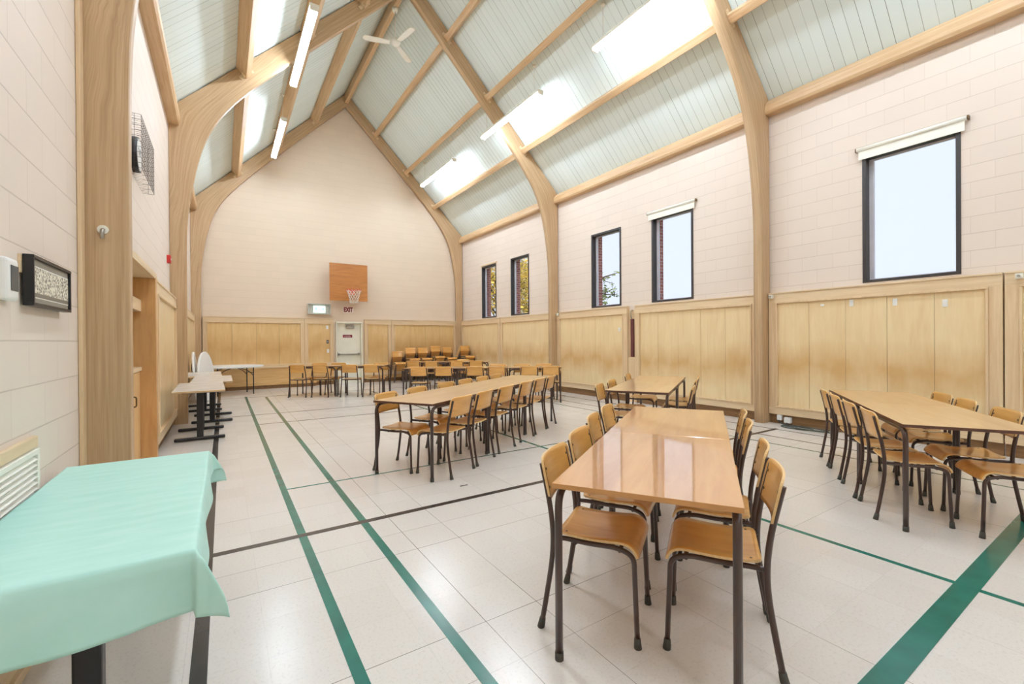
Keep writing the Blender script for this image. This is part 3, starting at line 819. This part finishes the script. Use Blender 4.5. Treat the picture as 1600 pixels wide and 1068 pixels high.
MB().box(.0005, .035, -.06, .06, -.085, .085).build('body', M['white_plastic'], th, bevel=.015, bseg=3)
MB().box(.0352, .037, -.03, .045, -.045, .055).build('display', M['dark_grey'], th)
vt = empty('air_vent', (XL, 2.45, .735)); tag(vt, 'white louvred air vent low on the block wall', 'vent')
v_ = MB().box(.0005, .03, -.40, .40, .12, .145).box(.0005, .03, -.40, .40, -.145, -.12).box(.0005, .03, -.40, -.375, -.12, .12).box(.0005, .03, .375, .40, -.12, .12)
v_.build('frame', M['white_paint'], vt, bevel=.003)
MB().box(.0005, .004, -.375, .375, -.12, .12).build('duct_back', M['black'], vt)
l_ = MB()
for k in range(9): l_.obox((.018, 0, -.105 + .026 * k), (1, 0, -.7), (0, 1, 0), (.7, 0, 1), .013, .374, .0025)
l_.build('louvres', M['white_paint'], vt)
ws = MB().box(XL + .0005, XL + .022, 1.9, 2.86, .885, .935).build('wood_strip', M['rail'], bevel=.003)
tag(ws, 'pale wood strip fixed above the white air vent', 'wood strip')
ws2 = MB().box(XL + .0005, XL + .03, 2.95, 3.25, .55, .72).build('wall_patch', M['tan_edge'], bevel=.002)
ws2.hide_render = False
bpy.data.objects.remove(ws2)

wg = empty('wire_guard', (XL, 5.82, 3.24)); tag(wg, 'square wire mesh guard around a clock high on the block wall', 'wire guard')
w_ = MB(); gy, gz, gd = .45, .25, .10
n1, n2 = 16, 10
for k in range(n1 + 1):
    y_ = -gy + 2 * gy * k / n1; w_.tube([(0.001, y_, gz), (gd, y_, gz), (gd, y_, -gz), (0.001, y_, -gz)], .0016, 4)
for k in range(n2 + 1):
    z_ = -gz + 2 * gz * k / n2; w_.tube([(0.001, gy, z_), (gd, gy, z_), (gd, -gy, z_), (0.001, -gy, z_)], .0016, 4)
for x_ in (.05,):
    w_.tube([(x_, gy, gz), (x_, gy, -gz)], .0016, 4); w_.tube([(x_, -gy, gz), (x_, -gy, -gz)], .0016, 4)
w_.build('mesh_cage', M['wire'], wg)
ck = empty('wall_clock', (XL, 5.66, 3.2)); tag(ck, 'round dark rimmed clock inside the wire guard', 'clock')
MB().tube([(0.0005, 0, 0), (.05, 0, 0)], .17, 28).build('case', M['black'], ck)
MB().tube([(.0502, 0, 0), (.053, 0, 0)], .15, 28).build('dial', M['white_plastic'], ck)
hd = MB().obox((.0545, 0.02, .03), (0, .5, .8), (1, 0, 0), (0, -.8, .5), .05, .001, .004).obox((.0545, -.03, .02), (0, -.9, .5), (1, 0, 0), (0, .5, .9), .06, .001, .003)
hd.build('hands', M['black'], ck)

al = empty('fire_alarm', (XL, 8.75, 2.66)); tag(al, 'small red fire alarm box high beside the middle arch', 'fire alarm')
MB().box(.0005, .05, -.055, .055, -.06, .06).build('body', M['red'], al, bevel=.006)
MB().box(.0502, .056, -.03, .03, -.012, .012).build('handle', M['white_plastic'], al)
hk = empty('coat_hook', (-.625, ARCH_Y[2], 2.06)); tag(hk, 'worn metal hook with white rose on the nearest arch leg', 'hook')
MB().tube([(0, -.0005, 0), (0, -.012, 0)], .028, 18).build('rose', M['white_paint'], hk)
MB().tube(spline([(0, -.0125, 0), (0, -.03, -.01), (0, -.034, -.035), (0, -.03, -.06)]), .011, 8).build('hook', M['steel'], hk)

# ------------------------------------------------------------------ floor lines
def line(x0, x1, y0, y1, mat, lab, z=.0012):
    o = MB().box(x0, x1, y0, y1, .0002, z).build('floor_line', M[mat]); struct(o, lab); return o
line(-.125, -.065, -7.3, 14.3, 'black_line', 'black court line running beside the hatch wall')
line(.425, .478, -7.3, 12.75, 'green_line', 'green court line nearest the hatch wall', .0014)
line(.842, .896, -7.3, 12.4, 'green_line', 'second green court line from the hatch wall', .0014)
line(3.345, 3.385, -7.3, 12.4, 'green_line', 'green court line under the nearest table', .0013)
line(-.065, 6.95, 3.355, 3.412, 'black_line', 'black court line crossing the hall by the nearest arch', .0016)
line(.478, 6.3, 4.505, 4.53, 'green_line', 'thin green court line crossing under the centre table', .0011)
line(1.6, 6.9, .61, .71, 'green_line', 'broad green court line crossing the near right floor', .0018)
line(-.065, 7.0, 9.46, 9.49, 'black_line', 'thin dark line crossing the far floor', .0015)
line(.478, 7.0, 8.33, 8.36, 'black_line', 'thin dark line crossing the floor before the far tables', .0015)
line(-.065, 7.0, 12.55, 12.58, 'black_line', 'thin dark line crossing the floor near the far wall', .0015)
line(6.88, 6.91, -5, 12.5, 'black_line', 'dark court line closest to the window wall', .0012)
line(6.34, 6.37, -5, 12.5, 'black_line', 'middle dark court line beside the window wall', .0012)
line(5.90, 5.93, -5, 12.5, 'green_line', 'inner court line beside the window wall', .0012)
line(1.83, 1.91, 3.695, 3.712, 'black_line', 'short dark dash on the floor before the centre table', .0012)

# ------------------------------------------------------------------ hanging lamps and fan
LX = {1: 5.50, -1: 1.20}; LZ = 6.45
def make_lamp():
    t = empty('fluorescent_lamp')
    MB().box(-.068, .068, -1.22, 1.22, .0, .05).build('housing', M['white_paint'], t, bevel=.004)
    for sx in (-1, 1):
        MB().tube([(sx * .032, -1.19, -.024), (sx * .032, 1.19, -.024)], .019, 10).build('tube', M['lamp'], t)
    for sy in (-1, 1):
        MB().box(-.06, .06, sy * 1.205 - .014, sy * 1.205 + .014, -.046, -.0005).build('lamp_holder', M['white_paint'], t)
    for sy in (-1.0, 1.0):
        c = MB().tube([(0, sy, .05), (0, sy, .66)], .004, 6).build('cord', M['cord'], t)
        MB().tube([(0, sy, .63), (0, sy, .66)], .045, 14, rads=[.03, .045]).build('ceiling_rose', M['white_paint'], c)
    return t
lamp0 = make_lamp(); first = True
for sg in (1, -1):
    for k, yc in enumerate((12.55, 8.5, 4.5, 0.35, -3.8)):
        o = lamp0 if first else copy_tree(lamp0); first = False
        o.location = (LX[sg], yc, LZ)
        side = 'window side' if sg > 0 else 'hatch side'
        lab = ['lit fluorescent strip lamp on the %s, nearest the far gable', 'lit fluorescent strip lamp on the %s, hung beside the middle arch',
               'lit fluorescent strip lamp on the %s, cut by the top edge', 'lit fluorescent strip lamp on the %s above the camera', 'lit fluorescent strip lamp on the %s behind the camera'][k] % side
        tag(o, lab, 'lamp', 'hanging fluorescent lamps')

fn = empty('ceiling_fan', (CX, 9.93, 0)); tag(fn, 'white three-blade ceiling fan hanging from the ridge beam', 'ceiling fan')
MB().tube([(0, 0, 8.958), (0, 0, 8.88)], .07, 18, rads=[.075, .05]).build('canopy', M['white_paint'], fn)
MB().tube([(0, 0, 8.88), (0, 0, 8.27)], .012, 8).build('rod', M['white_paint'], fn)
MB().tube([(0, 0, 8.28), (0, 0, 8.26), (0, 0, 8.18), (0, 0, 8.14), (0, 0, 8.12)], .1, 24, rads=[.05, .1, .115, .09, .04]).build('motor', M['white_paint'], fn)
for a in (164, 44, -76):
    ca, sa = math.cos(math.radians(a)), math.sin(math.radians(a)); bl = MB()
    def bf(u, v, ca=ca, sa=sa):
        r_ = .12 + .60 * u; w = .055 + .025 * math.sin(min(u * 1.6, 1) * PI / 2); w *= (1 if u < .9 else math.sqrt(max(0.05, 1 - ((u - .9) / .1) ** 2)))
        q = (v - .5) * 2 * w
        return (Vector((r_ * ca - q * sa, r_ * sa + q * ca, 8.17 + q * .12)), Vector((0, 0, 1)))
    bl.grid(12, 4, bf, thick=.006); bl.build('blade', M['white_paint'], fn)

# ------------------------------------------------------------------ chairs
def superellipse(u, v, hx, hy, r):
    """map the unit square to a rounded rectangle"""
    x = (u - .5) * 2; y = (v - .5) * 2
    px, py = x * hx, y * hy
    ax, ay = abs(px), abs(py); ix_, iy = hx - r, hy - r
    if ax > ix_ and ay > iy:
        dx, dy = (ax - ix_) / r, (ay - iy) / r
        m_ = max(dx, dy); l_ = math.hypot(dx, dy)
        dx, dy = dx * m_ / l_, dy * m_ / l_
        px = math.copysign(ix_ + dx * r, px); py = math.copysign(iy + dy * r, py)
    return px, py
SEATP = [(-.19, .446), (-.12, .438), (-.03, .435), (.06, .439), (.115, .443), (.153, .434), (.176, .412), (.186, .385)]
SEATC = spline([(0, y, z) for y, z in SEATP], 4)
def seat_at(t):
    t = max(0, min(1, t)) * (len(SEATC) - 1); i = min(int(t), len(SEATC) - 2); return SEATC[i].lerp(SEATC[i + 1], t - i)
def make_chair():
    t = empty('school_chair')
    sb = MB()
    def sf(u, v):
        px, py = superellipse(u, v, .19, .5, .05)
        if abs(px) > .14 and py < 0: pass
        p = seat_at(py + .5); q = seat_at(py + .5 + .02) - seat_at(py + .5 - .02)
        nrm = Vector((0, -q.z, q.y)).normalized()
        wid = .174 + .010 * (py + .5)
        x = px / .19 * wid
        return (Vector((x, p.y, p.z + .010 * (x / .19) ** 2 * (1 - max(0, py * 1.6)))), nrm)
    sb.grid(10, 22, sf, 0, True, .011, 1)
    for x in (-.15, .15):
        for y in (-.15, .08): sb.disc((x, y, seat_at(.5 + y / .38).z + .004), (0, 0, 1), .006, .005, 8, 2)
    seat = sb.build('seat', [M['chair'], M['chairedge'], M['brass']], t)
    bbk = MB()
    def bf(u, v):
        px, pz = superellipse(u, v, .20, .1, .045)
        z = .695 + pz; y = -.214 - (z - .6) * .21 - .026 * (1 - (px / .2) ** 2)
        nn_ = Vector((-.026 * 2 * px / .04 * -1 * 0 - 0.26 * px / .2 * 1, 1, .21)).normalized()
        return (Vector((px, y + .004, z)), nn_)
    bbk.grid(14, 10, lambda u, v: bf(u, v), 0, True, .010, 1)
    for x in (-.165, .165):
        for z in (.65, .735):
            y = -.214 - (z - .6) * .21 - .026 * (1 - (x / .2) ** 2)
            bbk.disc((x, y + .001, z), (0, 1, .2), .007, .006, 8, 2)
    back = bbk.build('backrest', [M['chairback'], M['chairedge'], M['brass']], t)
    for sx in (-1, 1):
        x = sx * .192
        pts = spline([(sx * .206, -.258, .012), (sx * .203, -.232, .16), (sx * .198, -.208, .32), (x, -.204, .44), (sx * .188, -.217, .56), (sx * .182, -.238, .66), (sx * .178, -.262, .765)], 5)
        lg = MB().tube(pts, .0125, 10).build('leg', M['tube'], t)
        MB().tube([(sx * .2065, -.262, 0), (sx * .206, -.257, .02), (sx * .2055, -.252, .045)], .016, 10, rads=[.0175, .0165, .0145]).build('rubber_foot', M['rubber'], lg)
        pts = bend([(sx * .178, .178, .012), (sx * .172, .168, .25), (sx * .168, .163, .395), (sx * .164, .09, .4185), (sx * .160, -.05, .412), (sx * .160, -.155, .417), (sx * .186, -.198, .424)], .07, 6)
        lg = MB().tube(pts, .0115, 10).build('leg', M['tube'], t)
        MB().tube([(sx * .1785, .1795, 0), (sx * .178, .178, .02), (sx * .1775, .177, .045)], .016, 10, rads=[.0175, .016, .0135]).build('rubber_foot', M['rubber'], lg)
    MB().tube([(-.176, -.10, .411), (.176, -.10, .411)], .009, 8).tube([(-.168, .10, .407), (.168, .10, .407)], .009, 8).build('stretcher', M['tube'], t)
    return t
chair0 = make_chair(); chair_used = [False]
def place_chair(bx_, by_, face_deg, label, group, z=0.0):
    """bx_,by_: middle of the rear feet line on the floor; face_deg: direction the sitter looks (0 = +x)"""
    o = chair0 if not chair_used[0] else copy_tree(chair0); chair_used[0] = True
    a = math.radians(face_deg)
    o.location = (bx_ + .258 * math.cos(a), by_ + .258 * math.sin(a), z); o.rotation_euler = (0, 0, a - PI / 2)
    tag(o, label, 'chair', group); return o

# ------------------------------------------------------------------ wooden tables
TL, TW, TH = 1.165, .72, .75
def make_table(top, edge):
    t = empty('wooden_table')
    MB().box(-TL / 2 + .002, TL / 2 - .002, -TW / 2, TW / 2, TH - .022, TH, 0, 1).build('tabletop', [top, edge], t, bevel=.002)
    for sy in (-1, 1):
        y = sy * (TW / 2 - .022)
        for sx in (-1, 1):
            pts = bend([(sx * (TL / 2 - .022), y, .02), (sx * (TL / 2 - .022), y, TH - .041), (0.0, y, TH - .041)], .085, 7)
            lg = MB().tube(pts, .0165, 12, caps=True).build('leg', M['tube'], t)
            MB().tube([(sx * (TL / 2 - .022), y, 0), (sx * (TL / 2 - .022), y, .035)], .0185, 12).build('rubber_foot', M['rubber'], lg)
    for sx in (-1, 1):
        x = sx * .36; MB().box(x - .012, x + .012, -TW / 2 + .04, TW / 2 - .04, TH - .052, TH - .0225).build('rail', M['tube'], t)
    bo = MB()
    for sx in (-1, 1):
        for y in (-.2, .2): bo.tube([(sx * .45, y, TH - .0225), (sx * .45, y, TH - .045)], .012, 8)
    bo.build('bolts', M['tube'], t)
    return t
tableA = make_table(M['tablefront'], M['plyedge']); tableB = make_table(M['table'], M['tableedge']); tused = {}
def place_table(x, y, ang, label, group, dark):
    src = tableB if dark else tableA
    o = src if dark not in tused else copy_tree(src); tused[dark] = 1
    o.location = (x, y, 0); o.rotation_euler = (0, 0, math.radians(ang)); tag(o, label, 'table', group)

def table_row(O, ang, n, tlabels, tgroup, dark, left, right, name, lside, rside, lface=None):
    """O: corner on the left-hand side of the run direction; chairs at distance u along it"""
    a = math.radians(ang); e = Vector((math.cos(a), math.sin(a))); p = Vector((-math.sin(a), math.cos(a))); O = Vector(O)
    for k in range(n):
        c = O + e * (TL * (k + .5)) - p * (TW / 2)
        place_table(c.x, c.y, ang, tlabels[k], tgroup, dark)
    for side, lst, lab in (('L', left, lside), ('R', right, rside)):
        for k, it in enumerate(lst):
            u, v = it[0], it[1]; rot = it[2] if len(it) > 2 else random.uniform(-3, 3)
            q = O + e * u + (p * v if side == 'L' else -p * (TW + v))
            place_chair(q.x, q.y, (ang - 90 if side == 'L' else ang + 90) + rot, lab(k, len(lst)), 'wooden chairs ' + name)

G = 'wooden school chair '
table_row((1.15, 1.465), 33, 2,
          ['glossy wooden table nearest the camera, its near half of two', 'glossy wooden table joined behind the nearest one in the foreground'], 'two joined tables in the foreground', 0,
          [(.40, .12, 0), (.92, .13), (1.48, .18), (1.98, .18)], [(.45, .15, 0), (.925, .15), (1.60, .13), (2.075, .13)],
          'at the foreground tables',
          lambda k, n: G + 'on the hatch side of the foreground tables, %s from the camera' % ORD[k],
          lambda k, n: G + 'on the window side of the foreground tables, %s from the camera' % ORD[k])
table_row((1.273, 4.547), 32.5, 3,
          ['wooden table at the near end of the long centre row', 'wooden table in the middle of the long centre row', 'wooden table at the far end of the long centre row'], 'three joined tables of the long centre row', 1,
          [(.31, .10, 4), (.92, .14), (1.57, .14), (2.08, .14), (2.60, .14), (3.08, .14)],
          [(.36, .12, -2), (.86, .12), (1.42, .12), (2.07, .12), (2.60, .12), (3.08, .12)],
          'at the long centre row',
          lambda k, n: G + 'on far side of the long centre row, %s from near end' % ORD[k],
          lambda k, n: G + 'on near side of the long centre row, %s from near end' % ORD[k])
table_row((3.95, 1.09), 31.5, 2,
          ['wooden table below the large blind window, its half cut by the frame edge', 'wooden table below the large blind window, half closest to the wall'], 'two joined tables under the large window', 1,
          [(.40, .10, 0), (.88, .12, 0), (1.42, .12), (1.90, .12)], [(.28, .16), (.79, .14), (1.42, .14), (1.90, .14)],
          'at the table under the large window',
          lambda k, n: G + 'at the large-window table, arch side, %s from the camera' % ORD[k],
          lambda k, n: G + 'at the large-window table, frame-edge side, %s from the camera' % ORD[k])
table_row((3.82, 3.82), 31, 2,
          ['wooden table behind the foreground tables, its half nearer the camera', 'wooden table behind the foreground tables, half next to the panelling'], 'two joined tables behind the foreground ones', 1,
          [(.26, .14), (.92, .14), (2.04, .14)], [(.45, .22, 0), (1.42, .2), (1.98, .2)],
          'at the table behind the foreground',
          lambda k, n: G + 'at the table before the strap gap, hatch side, %s from camera' % ORD[k],
          lambda k, n: G + 'at the table before the strap gap, arch side, %s from camera' % ORD[k])
pp = Vector((.545, .839))
table_row(tuple(Vector((1.33, 12.1)) + pp * .72), -33, 2,
          ['wooden table in front of the exit door, half beside the white round table', 'wooden table in front of the exit door, half beside the chair stacks'], 'two joined tables before the exit door', 1,
          [(.42, .10), (.92, .10), (2.05, .1)], [(.28, .14, 3), (.83, .14, -2), (1.54, .14, 3), (2.07, .14, -2)],
          'before the exit door',
          lambda k, n: G + 'behind the table row before the exit door, %s from left' % ORD[k],
          lambda k, n: G + 'in front of the exit-door table row, %s from left' % ORD[k])
table_row(tuple(Vector((3.27, 9.42)) + Vector((.537, .843)) * .72), -32.5, 3,
          ['wooden table of the far right row, end nearest the exit door', 'wooden table in the middle of the far right row', 'wooden table of the far right row, end nearest the window wall'], 'three joined tables of the far right row', 1,
          [(2.08, .10), (2.65, .10), (3.18, .10)], [(.38, .14), (.92, .14), (1.60, .14), (2.08, .14), (2.78, .14), (3.25, .14)],
          'at the far right row',
          lambda k, n: G + 'on the wall side of the far right row, %s from left' % ORD[k],
          lambda k, n: G + 'on the near side of the far right row, %s from left' % ORD[k])
table_row(tuple(Vector((4.316, 12.155)) + pp * .72), -33, 2,
          ['wooden table just in front of the chair stacks, end toward the door', 'wooden table just in front of the chair stacks, end toward the window wall'], 'two joined tables before the stacks', 1,
          [(1.55, .1)], [(.25, .14), (.76, .14), (1.47, .14), (2.01, .14)],
          'before the stacks',
          lambda k, n: G + 'behind the table just before the chair stacks',
          lambda k, n: G + 'in front of the table before the chair stacks, %s from left' % ORD[k])

# stacked chairs along the far wall
STK = [(4.85, 14.60, -92, 5), (5.30, 14.70, -90, 7), (5.75, 14.72, -90, 7), (6.20, 14.72, -90, 8), (6.65, 14.68, -90, 7), (7.105, 14.26, -90, 8)]
STN = ['stack nearest the exit door', 'second stack from the exit door', 'third stack from the exit door', 'fourth stack from the exit door', 'fifth stack from the exit door', 'corner stack by the window wall']
for (x, y, f, n), nm in zip(STK, STN):
    a = math.radians(f)
    for k in range(n):
        sh = .045 * k
        lab = 'plywood school chair, ' + ('lowest' if k == 0 else 'topmost' if k == n - 1 else ORD[k] + ' from the floor') + ' in the ' + nm
        place_chair(x + sh * math.cos(a), y + sh * math.sin(a), f, lab, 'chairs in the ' + nm, z=.055 * k)

# ------------------------------------------------------------------ grey tables, white round tables
def make_tleg_table(L, Wd, H, top, edge):
    t = empty('folding_table')
    MB().box(-Wd / 2, Wd / 2, -L / 2, L / 2, H - .028, H, 0, 1).build('tabletop', [top, edge], t, bevel=.006)
    for sy in (-1, 1):
        y = sy * (L / 2 - .33)
        lg = MB().box(-.038, .038, y - .03, y + .03, .05, H - .029).build('leg', M['black'], t, bevel=.008)
        MB().obox((0, y, .03), (1, 0, 0), (0, 1, 0), (0, 0, 1), .29, .032, .022).build('foot_bar', M['black'], lg, bevel=.014)
        MB().box(-.20, .20, y - .025, y + .025, H - .06, H - .029).build('top_bracket', M['black'], lg)
    return t
gt0 = make_tleg_table(1.5, .58, .715, M['grey_lam'], M['tan_edge'])
for k, (x, y, rz) in enumerate(((-.285, 7.90, 1), (-.165, 9.42, 0), (-.33, 10.95, 1))):
    o = gt0 if k == 0 else copy_tree(gt0); o.location = (x, y, 0); o.rotation_euler = (0, 0, math.radians(rz))
    tag(o, ['grey laminate T-leg table along the hatch wall, nearest of three', 'grey laminate T-leg table along the hatch wall, middle of three', 'grey laminate T-leg table along the hatch wall, farthest of three'][k], 'table', 'grey tables along the hatch wall')
mt = make_tleg_table(1.49, .60, .705, M['grey_lam'], M['tan_edge'])
mt.location = (-.385, 2.43, 0); tag(mt, 'black T-leg table hidden under the mint green cloth', 'table')

def cloth():
    x0, x1, y0, y1, z = -.30, .305, -.745, .745, .7085
    ox, oy = .125, .205                       # overhang to the aisle side and at the two ends
    mb = MB(); nu, nv = 96, 150
    rnd = random.Random(3)
    def fn(u, v):
        X = x0 + u * (x1 + ox - x0); Y = (y0 - oy) + v * (y1 - y0 + 2 * oy)
        dx = max(0, X - x1); dy = max(0, y0 - Y, Y - y1); sy = -1 if Y < y0 else 1
        px, py = min(X, x1), max(y0, min(Y, y1)); pz = z
        if dx or dy:
            m_ = (dx ** -2 + dy ** -2) ** -.5 * 1.25 if dx > 1e-6 and dy > 1e-6 else 0
            mx_ = (dx ** 4 + dy ** 4) ** .25
            drop = mx_ * .97 + m_ * .06
            px += .07 * dx + .012 * min(1, dx / .03) + m_ * .52
            py += sy * (.05 * dy + .012 * min(1, dy / .03) + m_ * .30)
            if dy and not dx:
                wv = math.sin((X - x0) * 11 + sy) * .010 + math.sin((X - x0) * 23) * .004
                py += sy * wv * dy / .2
                edge_ = max(0, 1 - (x1 - X) / .16); py -= sy * .045 * edge_ * dy / .2
            if dx and not dy:
                px += math.sin(Y * 9) * .008 * dx / .1
            # soft rounding of the fold
            q = mx_; soft = .02
            pz -= drop if q > soft else drop * q / soft * 1.0
            if m_ > 0: pz += m_ * .05
        else:
            pz += .0012 * math.sin(X * 14 + Y * 5) + .0009 * math.sin(Y * 17)
        return (Vector((px, py, pz)), Vector((0, 0, 1)))
    mb.grid(nu, nv, fn, 0, True)
    o = mb.build('tablecloth', M['mint'])
    so = o.modifiers.new('thickness', 'SOLIDIFY'); so.thickness = .0015; so.offset = 1
    return o
ct = cloth(); ct.location = (-.385, 2.43, 0); tag(ct, 'mint green paper cloth draped over the table in the near left corner', 'tablecloth')

def make_round():
    t = empty('round_folding_table')
    seg = 40; mb = MB()
    mb.tube([(0, 0, .705), (0, 0, .708), (0, 0, .742), (0, 0, .745)], .7, seg, rads=[.69, .70, .70, .69])
    mb.build('tabletop', M['white_plastic'], t)
    for sx in (-1, 1):
        for sy in (-1, 1):
            lg = MB().tube([(sx * .40, sy * .30, 0), (sx * .40, sy * .30, .70)], .0135, 8).tube(bend([(sx * .40, sy * .30, .48), (sx * .28, sy * .30, .62), (sx * .08, sy * .30, .70)], .1), .009, 8)
            lg.build('leg', M['black'], t)
        MB().tube([(sx * .40, -.30, .55), (sx * .40, .30, .55)], .009, 8).build('stretcher', M['black'], t)
    return t
rt = make_round(); rt.location = (.20, 13.62, 0); rt.rotation_euler = (0, 0, math.radians(12))
tag(rt, 'white round folding table set up in the far left corner', 'table')
def make_folded():
    t = empty('folded_round_table')
    mb = MB(); mb.tube([(0, 0, 0), (.004, 0, 0), (.04, 0, 0), (.045, 0, 0)], .57, 40, rads=[.56, .57, .57, .56]); mb.build('tabletop', M['white_plastic'], t)
    for sy in (-1, 1):
        MB().tube(bend([(-.012, sy * .35, -.35), (-.012, sy * .35, .3), (-.012, 0, .3)], .05), .011, 8).build('leg', M['black'], t)
    return t
f0 = make_folded(); f0.location = (-.56, 12.37, .57); f0.rotation_euler = (0, math.radians(-4), 0)
tag(f0, 'folded white round table standing on edge, closest to the wall', 'table', 'folded round tables')
f1 = copy_tree(f0); f1.location = (-.36, 12.42, .57); f1.rotation_euler = (0, math.radians(-4), math.radians(-13))
tag(f1, 'folded white round table standing on edge, outer of the pair', 'table', 'folded round tables')

# ------------------------------------------------------------------ trees outside the windows
def tree(loc, h, r, mat, n, lab, seed, sparse=False, leafsize=.16):
    rg = random.Random(seed)
    t = empty('tree', loc); tag(t, lab, 'tree')
    tips = []; tr = MB()
    tr.tube(spline([(0, 0, 0), (.1, .05, h * .3), (-.05, .1, h * .6), (.05, 0, h * .9)]), .1, 8, rads=None) if False else tr.tube([(0, 0, 0), (.08, .05, h * .3), (-.05, .1, h * .6), (.05, 0, h * .92)], .1, 8, rads=[.17, .13, .09, .03])
    for k in range(26 if not sparse else 12):
        z = h * rg.uniform(.3, .85); a = rg.uniform(0, 2 * PI); L = r * rg.uniform(.6, 1.05)
        p0 = Vector((0, 0, z)); p2 = p0 + Vector((math.cos(a) * L, math.sin(a) * L, L * rg.uniform(.1, .8))); p1 = p0.lerp(p2, .5) + Vector((0, 0, .15 * L))
        tr.tube([p0, p1, p2], .03, 5, rads=[.05, .03, .012])
        for q in range(5):
            b0_ = p0.lerp(p2, rg.uniform(.4, 1)); e_ = b0_ + Vector((rg.uniform(-1, 1), rg.uniform(-1, 1), rg.uniform(-.4, 1))) * r * .35
            tr.tube([b0_, e_], .01, 4, rads=[.014, .006]); tips.append((b0_, e_))
    tr.build('trunk', M['bark'], t)
    lf = MB()
    for k in range(n):
        b0_, e_ = rg.choice(tips); c = b0_.lerp(e_, rg.uniform(.1, 1.1)) + Vector((rg.gauss(0, 1), rg.gauss(0, 1), rg.gauss(0, 1))) * r * (.13 if not sparse else .05)
        a = Vector((rg.gauss(0, 1), rg.gauss(0, 1), rg.gauss(0, 1))).normalized(); b_ = a.orthogonal().normalized(); s_ = leafsize * rg.uniform(.6, 1.2)
        i = len(lf.v); lf.v += [tuple(c - a * s_), tuple(c + b_ * s_ * .5), tuple(c + a * s_), tuple(c - b_ * s_ * .5)]; lf.face((i, i + 1, i + 2, i + 3))
    o = lf.build('foliage', mat, t); o['kind'] = 'stuff'
tree((15.0, 24.6, -.3), 8.0, 3.3, M['leaf_yellow'], 5200, 'yellow autumn tree outside, close behind the leafy windows', 11)
tree((22.5, 32.0, -.3), 9.0, 3.4, M['leaf_yellow'], 4600, 'yellow autumn tree outside, farther off beyond the leafy windows', 5)
tree((13.0, 13.75, -.3), 5.0, 1.25, M['leaf_green'], 420, 'sparse leafy branches seen through the third window from the right', 8, True, .10)
